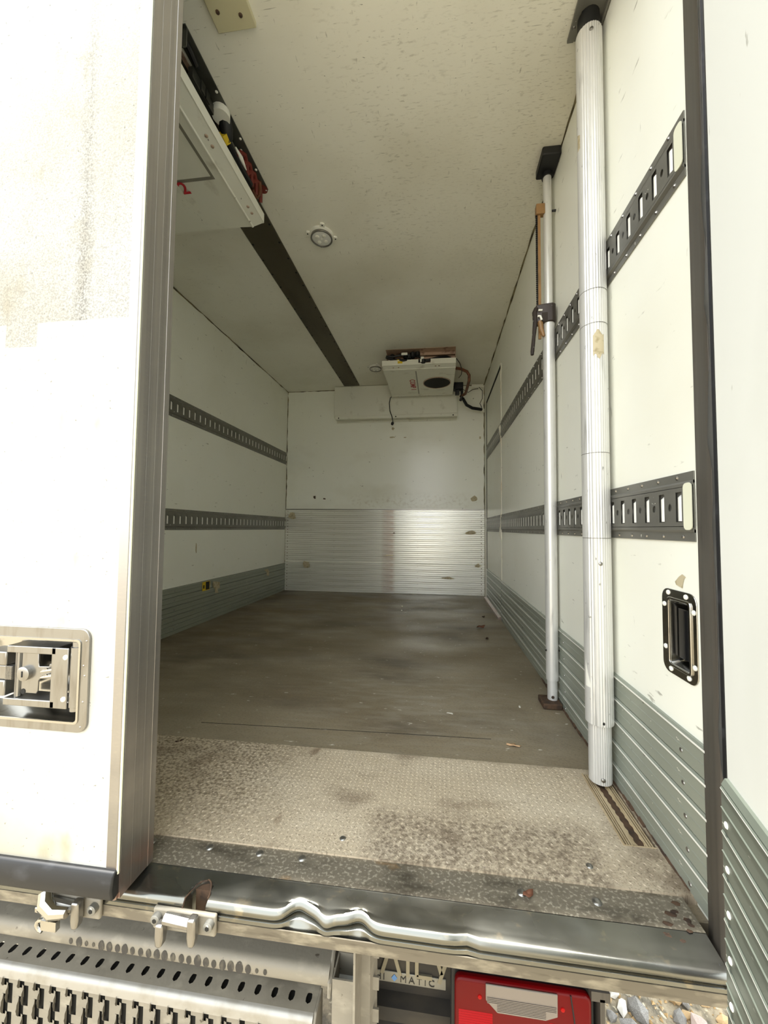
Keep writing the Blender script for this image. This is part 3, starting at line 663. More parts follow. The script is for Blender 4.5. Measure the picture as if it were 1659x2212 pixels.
obj('slip_ring', MB().tube([(px, py, .1615), (px, py, .167)], .0325, 24), 'dark', tp_)
j_ = MB()
for z in (1.32, 1.225, .645, .872): j_.tube([(px, py, z), (px, py, z + .0016)], .0341, 40)
obj('score_rings', j_, 'rail', tp_, stuff=True)
bl = MB()
dv = Vector((-px, -py, 0)).normalized()
for z, q, rr in ((.026, .028, .006), (.579, .035, .0055)): bl.dome(Vector((px, py, z)) + (dv + Vector((.25, 0, 0))).normalized() * (q - .0016), dv + Vector((.25, 0, 0)), rr, .0035, 8)
obj('post_bolts', bl, 'stain', tp_, stuff=True)
obj('bolt_hole', MB().dome(Vector((px, py, .171)) + (dv + Vector((.3, 0, 0))).normalized() * .0331, dv + Vector((.3, 0, 0)), .004, .0008, 10), 'dark', tp_)
def patch(name, cx, cy, rad, a0, a1, zs, material, parent):
    m = MB(); n = 8; vs = []
    for i in range(n + 1):
        a = R(a0 + (a1 - a0) * i / n); lo, hi = zs(i / n)
        for z in (lo, hi): vs.append((cx + rad * math.cos(a), cy + rad * math.sin(a), z))
    return obj(name, m.add(vs, [(2 * i, 2 * i + 1, 2 * i + 3, 2 * i + 2) for i in range(n)]), material, parent)
patch('tape_patch', px, py, .0342, 245, 292, lambda t: (1.132 + .008 * math.sin(t * 9), 1.198 - .008 * math.cos(t * 7)), 'tape', tp_)
patch('sticker_scrap', px, py, .0343, 185, 215, lambda t: (.255 - .0 * t, .290 - .028 * t + .035 * (1 - t)), 'white', tp_)
patch('tape_patch', px, py, .0342, 178, 200, lambda t: (1.74, 1.79 - .01 * t), 'tape', tp_)
bz = H - .001
obj('top_channel', MB().prism([(.384, 0), (XR - .0025, 0), (XR - .0025, -.022), (.462, -.022), (.462, -.006), (.402, -.006), (.402, -.009), (.384, -.009)], lambda p, t: (p[0], t, bz + p[1]), .80, 1.092), 'rail', tp_)
obj('top_plug', MB().tube([(px, py, H - .063), (px, py, H - .008)], .029, 20), 'black', tp_)
rv = MB(); rv.dome((.3925, 1.058, bz - .009), (0, 0, -1), .005, .003, 8); rv.dome((.3925, .93, bz - .009), (0, 0, -1), .005, .003, 8)
rv.dome(Vector((px, py, H - .085)) + (dv + Vector((.2, 0, 0))).normalized() * .034, dv, .006, .002, 8); obj('channel_rivets', rv, 'stain', tp_, stuff=True)

# thin shoring bar with rack and ratchet
qx, qy = .4381, 1.4837
tb_ = empty('shoring_bar', (qx, qy, 0), 'slim silver shoring bar with ratchet and toothed rack, jammed behind the thick post', 'bar')
obj('upper_tube', MB().tube([(qx, qy, 1.47), (qx, qy, H - .045)], .0162, 24), 'pole', tb_)
obj('lower_tube', MB().tube([(qx, qy, .094), (qx, qy, 1.50)], .0226, 24), 'pole', tb_)
obj('foot_tube', MB().tube([(qx, qy, .018), (qx, qy, .10)], .0185, 20), 'pole', tb_)
obj('foot_pad', MB().prism(rrect(qx - .046, qy - .048, qx + .0225, qy + .034, .006, 3), fXY, .001, .021), 'rust', tb_, bevel=.003)
obj('foot_bolt', MB().dome((qx - .004, qy - .0185, .034), (0, -1, 0), .006, .004), 'rust', tb_)
bh = MB(); bh.dome((qx - .0225, qy - .006, .205), (-1, -.2, 0), .004, .005, 8); bh.dome((qx + .0225, qy - .006, .205), (1, -.2, 0), .004, .005, 8); obj('clip_pins', bh, 'dark', tb_, stuff=True)
obj('head_pad', MB().prism(rrect(qx - .040, qy - .085, qx + .030, qy + .022, .006, 3), fXY, H - .034, H - .001), 'black', tb_, bevel=.004)
obj('head_socket', MB().tube([(qx, qy, H - .05), (qx, qy, H - .03)], .021, 16), 'black', tb_)
# ratchet housing
hs = [(qx + .0228, qy - .020), (qx + .0228, qy + .020), (qx + .012, qy + .028), (qx - .030, qy + .020), (qx - .052, qy + .010), (qx - .052, qy - .014), (qx - .030, qy - .022), (qx + .010, qy - .029)]
rh = obj('ratchet_housing', MB().prism(hs, fXY, 1.488, 1.562), 'ratchet', tb_, bevel=.004)
obj('housing_slot', MB().box((qx - .031, qy - .0255, 1.4895), (qx - .005, qy - .0215, 1.524)), 'ratchet', rh)
rk = MB().box((qx - .0395, qy - .003, 1.43), (qx - .0285, qy + .003, 1.965))
obj('rack_bar', rk, 'orange', tb_)
th = MB(); k = 0
z = 1.565
while z < 1.945:
    th.prism([(0, 0), (-.007, .002), (-.007, .0045), (0, .0065)], lambda p, t: (qx - .0395 + p[0], t, z + p[1]), qy - .0035, qy + .0035); z += .0085
obj('rack_teeth', th, 'black', tb_, stuff=True)
obj('rack_clip', MB().box((qx - .046, qy - .012, 1.943), (qx - .012, qy + .012, 1.985)), 'orange', tb_, bevel=.002)
obj('clip_screw', MB().tube([(qx - .03, qy - .004, 1.955), (qx + .031, qy - .004, 1.955)], [.003, .0045], 8), 'black', tb_)
obj('pump_handle', MB().tube([(qx - .050, qy - .012, 1.548), (qx - .058, qy - .015, 1.530), (qx - .056, qy - .016, 1.49), (qx - .062, qy - .017, 1.43), (qx - .068, qy - .018, 1.372), (qx - .069, qy - .018, 1.358)], [.009, .0095, .009, .007, .0075, .006], 10), 'ratchet', tb_)
obj('release_lever', MB().tube([(qx - .036, qy - .012, 1.495), (qx - .032, qy - .014, 1.462), (qx - .023, qy - .014, 1.434)], [.011, .009, .006], 8), 'orange', tb_)
pw = MB()
pw.tube([(qx - .045, qy - .022, 1.536), (qx - .030, qy - .024, 1.534)], .004, 8); pw.tube([(qx - .048, qy - .022, 1.512), (qx - .038, qy - .024, 1.510), (qx - .033, qy - .024, 1.494)], .0045, 8)
obj('pawls', pw, 'white', tb_, stuff=True)

# ================================================================== REFRIGERATION UNITS (local frame: x along the front, y into depth, z down from the ceiling)
def unit(label, at, rz, zc, num):
    t = empty('evaporator_unit', (at[0], at[1], H), label, 'cooling unit', 'ceiling cooling units', rz, local=True)
    w, dp = .604, .705; zc = zc - H
    # chassis under the ceiling, open at its front
    ch = MB().box((.028, .004, -.004), (w - .001, dp - .02, -.001)).box((.028, .16, zc + .02), (w - .001, .164, -.004))
    ch.box((w - .004, .004, zc + .045), (w - .001, dp - .02, -.004)).box((.028, .06, zc + .045), (.031, dp - .02, -.004))
    ch.box((.24, .075, -.028), (w - .004, .16, -.004)).box((.28, .09, zc + .03), (w - .004, .16, -.034))
    obj('chassis', ch, 'chassis', t)
    cv = MB()      # cover: underside tray with a raised front lip notched in the middle
    pr_ = [(0, .010), (.044, -.003), (.047, -.0075), (.052, -.0075), (.055, -.0035), (.12, 0.0), (dp - .12, 0.0), (dp - .055, -.0035), (dp - .052, -.0075), (dp - .047, -.0075), (dp - .044, -.003), (dp, .010)]
    n = len(pr_)
    cv.add([(0, y, zc + z) for y, z in pr_] + [(w, y, zc + z) for y, z in pr_], [(i, i + 1, n + i + 1, n + i) for i in range(n - 1)])
    for xa, xb, zt in ((0, .300, .052), (.300, .400, .020), (.400, w, .052)): cv.box((xa, -.003, zc + .009), (xb, .0005, zc + zt))
    for xa, xb, zt in ((0, .30, .050), (.30, w, .050)): cv.box((xa, dp - .0005, zc + .009), (xb, dp + .003, zc + zt))
    cv.box((0, .0, zc + .008), (.003, dp, zc + .052)).box((w - .003, 0, zc + .008), (w, dp, zc + .052))
    obj('unit_cover', cv, 'cover', t, sm=False)
    # ridge along the front, pressed grooves, fan
    gx = .268 if num == '1' else .225
    obj('pressed_groove', MB().box((gx, .10, zc - .0022), (gx + .011, .622, zc - .0005)), 'badge', t)
    if num == '2': obj('pressed_groove', MB().box((gx + .011, .611, zc - .0022), (.56, .622, zc - .0005)), 'badge', t)
    cx, cy, rr = .450, .362, .122
    fan = MB().tube([(cx, cy, zc - .0035), (cx, cy, zc + .0)], rr, 40); fo = obj('fan_opening', fan, 'dark', t)
    obj('fan_ring', ring(MB(), [(cx + (rr + .004) * math.cos(R(9 * i)), cy + (rr + .004) * math.sin(R(9 * i))) for i in range(40)], [(cx + (rr - .003) * math.cos(R(9 * i)), cy + (rr - .003) * math.sin(R(9 * i))) for i in range(40)], fXY, zc - .006, zc - .001), 'chassis', fo)
    bd = MB()
    for k in range(5):
        a = R(72 * k); 
        bd.add([(cx + q * math.cos(a + e), cy + q * math.sin(a + e), zc - .0042 - .0012 * (e > 0)) for q, e in ((.03, -.3), (.115, -.22), (.115, .35), (.03, .5))], [(0, 1, 2, 3)])
    obj('fan_blades', bd, 'dark', fo)
    # reading direction = depth (+y), letter tops = +x, seen from below
    ly, lx = (0, .208) if num == '1' else (-.018, .183)
    mx = Matrix(((0, 1, 0, lx), (1, 0, 0, .262 + ly), (0, 0, -1, zc - .0052), (0, 0, 0, 1)))
    lb = obj('number_label', MB().box((lx - .006, .248 + ly, zc - .0046), (lx + .056, .478 + ly, zc - .0036)), 'cover', t)
    text('lettering', 'COMP ' + num, .068, 'redtext' if num == '1' else 'redpale', lb, mx, sx=1.02, bold=.0012)
    sc = MB()
    for x, y in ((.09, .024), (.135, .024), (.44, .024), (.468, .024), (.06, dp - .022), (.092, dp - .022), (.335, dp - .022), (.37, dp - .022)): sc.dome((x, y, zc + .003), (0, 0, -1), .0065, .004, 8)
    obj('cover_screws', sc, 'chassis', t, stuff=True)
    return t, zc
u1, zc = unit('cream cooling unit marked COMP 1 hanging in front of the back wall', (-.462, 2.92), 0, 2.0, '1')
hz = [(.03, .02, -.055), (.10, .02, -.085), (.17, .0, -.10), (.26, .02, -.102), (.38, .02, -.098), (.46, .03, -.075), (.53, .06, -.058), (.56, .08, -.060)]
obj('black_hose', MB().tube(hz, .012, 10), 'black', u1)
obj('black_hose', MB().tube([(.03, .02, -.05), (.09, .03, -.05), (.17, .04, -.03), (.30, .05, -.04), (.34, .04, -.10)], .009, 8), 'black', u1)
lb = MB()
for x, y, z, rr in ((.19, .05, -.04, .022), (.25, .05, -.035, .025), (.29, .05, -.03, .022), (.14, .05, -.08, .02), (.34, .0, -.115, .02), (.22, .04, -.06, .018), (.08, .05, -.04, .02)):
    lb.tube([(x, y, z - rr), (x, y, z - rr * .6), (x, y, z + rr * .6), (x, y, z + rr)], [rr * .6, rr, rr, rr * .5], 10)
obj('valve_bodies', lb, 'black', u1, stuff=True)
for a_, b_ in (((.16, -.002, -.055), (.21, .0, -.035)), ((.32, -.012, -.10), (.345, -.01, -.080)), ((.315, -.016, -.125), (.328, -.014, -.10))): obj('wire_tag', MB().box(a_, b_), 'white', u1)
for a_, b_ in (((.13, -.004, -.125), (.17, -.002, -.105)), ((.125, -.004, -.098), (.150, -.002, -.092))): obj('warning_label', MB().box(a_, b_), 'yellow', u1)
obj('junction_box', MB().box((.095, .01, -.130), (.24, .05, -.10)), 'black', u1, bevel=.003)
obj('suction_pipe', MB().tube([(.606, .25, -.07), (.66, .27, -.072), (.715, .30, -.085), (.735, .31, -.115), (.735, .32, -.16), (.725, .45, -.185), (.72, .55, -.19), (.68, .62, -.19)], .013, 10), 'copper', u1)
obj('valve_block', MB().box((.61, .55, -.14), (.70, .62, -.075)).box((.625, .56, -.185), (.665, .61, -.14)).tube([(.69, .6, -.08), (.69, .6, -.20), (.675, .62, -.235)], .014, 8), 'black', u1, bevel=.004)
obj('drain_hose', MB().tube([(.70, .62, -.21), (.74, .68, -.255), (.80, .72, -.275), (.86, .74, -.28), (.895, .76, -.28)], .015, 10), 'black', u1)
for pts_ in ([(.61, .06, -.075), (.64, .12, -.085), (.665, .2, -.11), (.66, .22, -.145), (.64, .25, -.16)], [(.70, .69, -.09), (.76, .72, -.115), (.80, .72, -.09), (.86, .745, -.07)], [(.87, .76, -.05), (.905, .78, -.08), (.905, .78, -.16), (.88, .78, -.21), (.90, .78, -.255)]):
    obj('thin_cable', MB().tube(pts_, .0032, 6), 'black', u1)
for a_, b_ in (((.80, .78, -.045), (.915, .80, -.012)), ((.885, .78, -.30), (.925, .80, -.265))): obj('pipe_clamp', MB().box(a_, b_), 'cover', u1)
u2, zc = unit('cream cooling unit marked with a red 2 on the ceiling behind the closed door', (-1.480, 1.480), R(-90), 2.012, '2')
cz = -.001
# service side of the second unit: grey chassis plate, terminal rack, valve, red hoses (local depth runs towards the middle of the truck)
pl = obj('service_plate', MB().box((.028, .735, -.005), (.555, .778, -.001)).box((.545, .735, -.062), (.549, .778, -.002)), 'chgrey', u2)
obj('terminal_rack', MB().box((.36, .725, -.050), (.47, .742, -.014)).box((.39, .7425, -.05), (.41, .748, -.014)).box((.415, .7425, -.05), (.435, .748, -.014)), 'chgrey', u2, bevel=.001)
obj('pipe_collar', MB().tube([(.335, .752, -.006), (.335, .752, -.03)], .030, 16), 'white', u2)
obj('coiled_valve', MB().tube([(.315, .752, -.008), (.300, .750, -.028), (.280, .742, -.042), (.262, .735, -.030)], [.024, .024, .02, .014], 10), 'black', u2)
obj('valve_nut', MB().tube([(.30, .738, -.046), (.272, .738, -.050)], .017, 6), 'yellow', u2)
obj('sleeved_cable', MB().tube([(.27, .738, -.042), (.22, .736, -.05), (.17, .735, -.05), (.10, .735, -.045)], .013, 8), 'black', u2)
obj('cable_wrap', MB().tube([(.235, .748, -.030), (.20, .750, -.036), (.155, .748, -.04)], [.003, .009, .002], 8), 'white', u2)
for k in range(4):
    y0 = .215 - .038 * k
    rh_ = MB().tube([(y0, .735, -.045), (y0 - .01, .752, -.018), (y0 - .03, .758, -.010), (y0 - .055, .752, -.018), (y0 - .085, .738, -.045)], .008, 8)
    obj('red_hose', rh_, 'redhose', u2)
obj('return_bend', MB().tube([(.075, .762, -.006), (.055, .755, -.02), (.04, .742, -.038), (.052, .735, -.055), (.085, .733, -.052)], .0085, 8), 'copper', u2)
obj('bore_plug', MB().tube([(.035, .757, -.0045), (.035, .757, -.0075)], .020, 16), 'redhose', u2)
sv_ = MB()
for x in (.03, .12, .24, .39, .20): sv_.dome((x, .770 if x != .2 else .75, -.005), (0, 0, -1), .005, .003, 8)
obj('plate_screws', sv_, 'white', u2, stuff=True)
obj('power_lead', MB().tube([(.52, .752, -.004), (.50, .758, -.016), (.475, .757, -.022), (.465, .755, -.012)], .007, 8), 'black', u2)

for o in u2.children:
    if o.name.split('.')[0] in ('service_plate', 'terminal_rack', 'pipe_collar', 'coiled_valve', 'valve_nut', 'sleeved_cable', 'cable_wrap', 'red_hose', 'return_bend', 'bore_plug', 'plate_screws', 'power_lead'): o.location.y = -.040

# white boxed cover at the top of the back wall
dc = empty('boxed_cover', (-.44, B, 1.80), 'cream boxed metal cover fixed across the top of the back wall behind the unit', 'panel')
pf = [(B, H - .003), (3.650, H - .003), (3.646, H - .01), (3.642, 1.832), (3.652, 1.818), (B - .006, 1.808), (B - .006, 1.784), (B, 1.784)]
obj('cover_shell', MB().prism(pf, fYZ, -1.076, .190), 'cover', dc, sm=False, bevel=.002)
obj('cover_flange', MB().box((-1.065, 3.645, 1.797), (.190, 3.650, 1.826)), 'cover', dc, bevel=.0015)
sc = MB()
for x in (-1.03, -.43, .15): sc.dome((x, 3.645, 1.811), (0, -1, 0), .007, .003, 8)
obj('flange_screws', sc, 'dark', dc, stuff=True)
cb = obj('hanging_cable', MB().tube([(-.468, 3.60, 2.0), (-.482, 3.60, 1.99), (-.492, 3.605, 1.94), (-.486, 3.61, 1.86), (-.464, 3.615, 1.80), (-.455, 3.62, 1.745)], .0045, 8), 'black', at=(-.455, 3.62, 1.735))
tag(cb, 'thin black cable with a small plug, hanging down left of the cooling unit', 'cable')
obj('plug', MB().tube([(-.455, 3.62, 1.748), (-.457, 3.62, 1.742), (-.465, 3.62, 1.722), (-.467, 3.62, 1.718)], [.008, .014, .014, .009], 10), 'black', cb)

# ceiling lamps
def lamp(label, x, y):
    t = empty('ceiling_lamp', (x, y, H), label, 'lamp', 'round ceiling lamps')
    N_ = 28; c = lambda rr: [(x + rr * math.cos(2 * math.pi * i / N_), y + rr * math.sin(2 * math.pi * i / N_)) for i in range(N_)]
    obj('lamp_base', MB().tube([(x, y, H - .001), (x, y, H - .012), (x, y, H - .016)], [.060, .060, .054], N_), 'white', t)
    obj('lamp_bezel', ring(MB(), c(.0545), c(.0475), fXY, H - .024, H - .014), 'stain', t, bevel=.001)
    obj('lamp_lens', MB().tube([(x, y, H - .014), (x, y, H - .020), (x, y, H - .023)], [.048, .048, .042], N_), 'lens', t)
    ld = MB()
    for k in range(4): ld.dome((x + .024 * math.cos(R(45 + 90 * k)), y + .024 * math.sin(R(45 + 90 * k)), H - .0225), (0, 0, -1), .011, .004, 10)
    ld.dome((x, y, H - .0225), (0, 0, -1), .005, .003, 8)
    obj('led_lens', ld, 'white', t, stuff=True)
    ea = MB()
    for k in range(4):
        a = R(20 + 90 * k); ea.prism(rrect(.052, -.011, .078, .011, .008, 3), lambda p, tt: (x + p[0] * math.cos(a) - p[1] * math.sin(a), y + p[0] * math.sin(a) + p[1] * math.cos(a), tt), H - .010, H - .001)
    obj('mounting_ears', ea, 'white', t, stuff=True)
    es = MB()
    for k in range(4):
        a = R(20 + 90 * k); es.dome((x + .069 * math.cos(a), y + .069 * math.sin(a), H - .010), (0, 0, -1), .004, .002, 6)
    obj('ear_screws', es, 'dark', t, stuff=True)
lamp('round clear ceiling lamp beside the dark strip, nearer the door', -.587, 1.718)
lamp('small round ceiling lamp partly behind the unit marked COMP 1', -.572, 3.234)

# cream plate at the top of the picture
cp = obj('ceiling_plate', MB().box((-.652, .72, H - .016), (-.533, .949, H - .0005)), 'plate', at=(-.59, .85, H - .016), bevel=.002)
tag(cp, 'cream rectangular plate screwed to the ceiling just inside the doorway', 'plate')
sc = MB(); sc.dome((-.627, .905, H - .016), (0, 0, -1), .006, .004); sc.dome((-.565, .918, H - .016), (0, 0, -1), .006, .004); sc.dome((-.59, .78, H - .016), (0, 0, -1), .006, .004)
obj('plate_screws', sc, 'rust', cp, stuff=True)

# stickers and residue on the left kick board
sk = obj('hazard_sticker', MB().box((XL + .0125, 2.362, .222), (XL + .0132, 2.445, .284)), 'yellow', at=(XL + .0128, 2.40, .222)); tag(sk, 'small black and yellow sticker on the left kick boards', 'sticker')
obj('sticker_print', MB().box((XL + .0131, 2.398, .226), (XL + .0136, 2.440, .281)).box((XL + .0131, 2.370, .238), (XL + .0136, 2.384, .262)), 'black', sk)
def scrap(name, pts, material, label, cat):
    o = obj(name, MB().add([(XL + .0131, y, z) for y, z in pts] , [tuple(range(len(pts)))]), material, at=(XL + .013, pts[0][0], pts[0][1])); return tag(o, label, cat)
scrap('tape_scrap', [(2.480, .272), (2.52, .268), (2.566, .256), (2.565, .215), (2.54, .21), (2.548, .18), (2.51, .185), (2.505, .215), (2.482, .235)], 'tape', 'torn beige tape patch right of the yellow sticker', 'tape')
scrap('tape_scrap', [(3.26, .272), (3.34, .270), (3.37, .24), (3.36, .20), (3.32, .21), (3.31, .245)], 'tape', 'torn beige tape patch near the far end of the left kick boards', 'tape')
tw = obj('torn_label', MB().add([(XR - .0012, y, z) for y, z in ((.787, .560), (.768, .556), (.766, .566), (.762, .576), (.757, .578), (.768, .583), (.778, .577), (.790, .566))], [tuple(range(8))]), 'tape', at=(XR - .001, .775, .556)); tag(tw, 'scrap of torn brown label above the recessed pull', 'label scrap')

# bits lying on the floor
def bit(name, x, y, s, material, label, cat, seed, asp=.6, rz=None, up=.35):
    rd = random.Random(seed); n = 9; m = MB(); vs = [(x, y, .001 + s * up * .5)]
    a0 = rd.random() * 6 if rz is None else rz
    for i in range(n):
        a = 2 * math.pi * i / n; q = s * rd.uniform(.75, 1.15); dx, dy = q * math.cos(a), q * asp * math.sin(a)
        vs.append((x + dx * math.cos(a0) - dy * math.sin(a0), y + dx * math.sin(a0) + dy * math.cos(a0), .0012 + s * up * rd.random()))
    m.add(vs, [(0, 1 + i, 1 + (i + 1) % n) for i in range(n)])
    return tag(obj(name, m, material, at=(x, y, .001), solid=.0012), label, cat)
bit('dead_leaf', .288, 2.537, .035, 'wood', 'curled red-brown dead leaf on the dark floor near the right kick boards', 'leaf', 1, up=.6)
bit('wood_chip', .232, 1.185, .021, 'chip', 'pale wood chip on the dark floor just behind the tread plate', 'wood chip', 2, asp=.32, rz=-.25)
bit('dark_leaf', .300, 2.299, .022, 'darkleaf', 'small dark curled leaf on the floor nearer than the red-brown leaf', 'leaf', 3, asp=.4)
bit('dark_leaf', .346, 2.857, .02, 'darkleaf', 'small dark leaf fragment on the floor beyond the red-brown leaf', 'leaf', 4, asp=.5)
bit('dark_leaf', -.795, 1.074, .012, 'darkleaf', 'dark seed husk on the tread plate beside the closed door', 'leaf', 5, asp=.6)
bit('paper_scrap', -.304, 3.137, .022, 'paper', 'white paper scrap on the floor, farther of the pair near the back wall', 'paper', 6, asp=.4, up=.1)
bit('paper_scrap', -.289, 2.979, .02, 'paper', 'white paper scrap on the floor, nearer of the pair before the back wall', 'paper', 7, asp=.45, up=.1)
bit('paper_scrap', .308, 1.445, .010, 'paper', 'tiny white scrap on the floor left of the shoring bar foot', 'paper', 8, asp=.4, up=.2)
bit('paper_scrap', .045, 1.36, .013, 'paper', 'tiny white scrap in the middle of the dark floor', 'paper', 9, asp=.4, up=.2)
bit('brown_leaf', .165, .716, .011, 'wood', 'crumpled brown leaf lying on the dirty sill beside a bolt', 'leaf', 10, up=.8).location.z = 0.0
dm = MB(); rd_ = random.Random(3)
for k in range(14):
    x = .36 + .075 * rd_.random(); y = .672 + .07 * (x - .36) / .075 * rd_.random() + .01 * rd_.random(); q = .003 + .006 * rd_.random(); zb = -.0004 if y > .69 else -.0035
    dm.add([(x + q * rd_.uniform(.6, 1.2) * math.cos(R(60 * j)), y + .6 * q * rd_.uniform(.6, 1.2) * math.sin(R(60 * j)), zb + .0004) for j in range(6)] + [(x, y, zb + .002)], [(j, (j + 1) % 6, 6) for j in range(6)])
obj('corner_dirt', dm, 'rust', sill, stuff=True)
bit('rubber_crumb', .402, .664, .008, 'darkleaf', 'black crumb on the sill in the right-hand corner by the jamb', 'crumb', 11, up=.5).location.z = -.008

# ================================================================== BELOW THE SILL
def keeper(label, xc, full):
    t = empty('door_keeper', (xc, .63, -.07), label, 'door keeper', 'lock keepers under the sill')
    t.location = (xc, .618, -.0575)      # hung on the sill face
    obj('mounting_plate', MB().box((xc - .060, .640, -.066), (xc + .060, .648, -.030)), 'beige', t, bevel=.003)
    for s in (-1, 1):
        x = xc + s * .050
        sb = obj('socket_bolt', MB().tube([(x, .642, -.043), (x, .632, -.043), (x, .631, -.043)], [.0085, .0085, .007], 14), 'rail', t)
        obj('socket', MB().tube([(x, .6309, -.043), (x, .6304, -.043)], .004, 6), 'dark', sb)
    obj('cross_bar', MB().tube([(xc - .030, .632, -.036), (xc + .022, .632, -.040)], .0085, 10), 'stain', t)
    for x0, zt, zb in ((xc - .035, -.040, -.078), (xc + .025, -.024, -.070)):
        pr_ = [(x0 - .007, zt), (x0 + .007, zt), (x0 + .008, zb + .016), (x0 + .006, zb + .003), (x0 + .003, zb), (x0 - .003, zb), (x0 - .006, zb + .003), (x0 - .008, zb + .016)]
        obj('prong', MB().prism(pr_, fXZ, .622, .636), 'stain', t, bevel=.003)
    if full:
        obj('cam_lever', MB().tube([(xc - .045, .632, -.020), (xc - .035, .624, -.034), (xc - .010, .618, -.040), (xc + .015, .620, -.038)], [.010, .012, .011, .008], 10), 'chrome', t)
        hk = [(xc - .036 + .012 * math.cos(R(a)), .622, -.068 + .010 * math.sin(R(a))) for a in range(30, 300, 30)]
        obj('cam_hook', MB().tube(hk, .0035, 8).box((xc - .036, .618, -.073), (xc - .005, .626, -.056)), 'chrome', t)
        obj('lever_stub', MB().box((xc - .055, .622, -.05), (xc - .042, .632, -.04)), 'chrome', t, bevel=.002)
keeper('lever-jammed metal lock keeper below the corner of the closed door', -.672, True)
keeper('empty two-pronged metal lock keeper below the torn notch of the sill', -.446, False)

# cream underrun beam
bm_ = empty('underrun_beam', (-1.0, .80, -.30), 'dirty cream painted beam under the sill, behind the perforated step', 'beam')
pf = [(.93, -.205), (.765, -.2175)]
for a in range(0, 91, 15): pf.append((.757 - .014 * math.sin(R(a)) , -.2315 + .014 * math.cos(R(a))))
pf += [(.743, -.238), (.7445, -.246), (.749, -.252), (.758, -.256), (.78, -.256), (.785, -.235), (.93, -.225)]
obj('beam_sheet', MB().prism(pf, fYZ, -1.9, -.213), 'beige', bm_)
sk_ = MB()          # row of dark ovals along the beam face
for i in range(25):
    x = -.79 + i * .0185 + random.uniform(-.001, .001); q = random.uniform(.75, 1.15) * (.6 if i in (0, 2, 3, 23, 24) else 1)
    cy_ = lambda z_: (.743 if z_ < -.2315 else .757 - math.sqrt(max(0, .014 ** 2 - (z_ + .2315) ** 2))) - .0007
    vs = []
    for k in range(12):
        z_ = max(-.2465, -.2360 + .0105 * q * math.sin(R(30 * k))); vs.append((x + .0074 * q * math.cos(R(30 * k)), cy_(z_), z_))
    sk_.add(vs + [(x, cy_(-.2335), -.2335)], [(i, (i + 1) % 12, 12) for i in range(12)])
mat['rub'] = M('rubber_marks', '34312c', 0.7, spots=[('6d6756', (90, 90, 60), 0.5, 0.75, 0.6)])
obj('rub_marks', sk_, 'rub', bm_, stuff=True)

# perforated step
stp = empty('perforated_step', (-.8, .74, -.40), 'dirty galvanized perforated step with a slotted riser below the closed door', 'step')
fl_ = MB(); yb, yf, zz = .784, .736, -.289
n = 38; x1 = -.240; pt = .0365
def q4(xa, xb, ya, yb_): fl_.add([(xa, ya, zz), (xb, ya, zz), (xb, yb_, zz), (xa, yb_, zz)], [(0, 1, 2, 3)])
for k in range(n):
    xc = -.2575 - k * pt; xa, xb = xc - pt / 2, xc + pt / 2
    h0, h1 = .7475, .7665; hw = .0062
    q4(xa, xb, yf, h0 - .002); q4(xa, xb, h1 + .002, yb); q4(xa, xc - hw - .002, h0 - .002, h1 + .002); q4(xc + hw + .002, xb, h0 - .002, h1 + .002)
    oc = [(xc + hw + .002, h0 - .002), (xc + hw + .002, (h0 + h1) / 2), (xc + hw + .002, h1 + .002), (xc, h1 + .002), (xc - hw - .002, h1 + .002), (xc - hw - .002, (h0 + h1) / 2), (xc - hw - .002, h0 - .002), (xc, h0 - .002)]
    ic = [(xc + hw * .8, h0 + .003), (xc + hw, (h0 + h1) / 2), (xc + hw * .8, h1 - .003), (xc, h1), (xc - hw * .8, h1 - .003), (xc - hw, (h0 + h1) / 2), (xc - hw * .8, h0 + .003), (xc, h0)]
    fl_.add([(x, y, zz) for x, y in oc + ic], [(i, (i + 1) % 8, 8 + (i + 1) % 8, 8 + i) for i in range(8)])
fl_.add([(x1, yf, zz), (-.2575 + pt / 2, yf, zz), (-.2575 + pt / 2, yb, zz), (x1, yb, zz)], [(0, 1, 2, 3)])
obj('step_flange', fl_, 'beige', stp, sm=False)
ns = []
for a in range(0, 100, 15): ns.append((.736 - .011 * math.sin(R(a)), -.300 + .011 * math.cos(R(a))))
ns += [(.725, -.312), (.728, -.313), (.729, -.300), (.736, -.292)]
obj('step_nose', MB().prism(ns, fYZ, -1.7, x1), 'galv', stp)
obj('end_plate', MB().prism([(.776, -.288), (.736, -.288), (.7245, -.302), (.7245, -.48), (.776, -.48)], fYZ, x1, x1 + .006), 'beige', stp, bevel=.002)
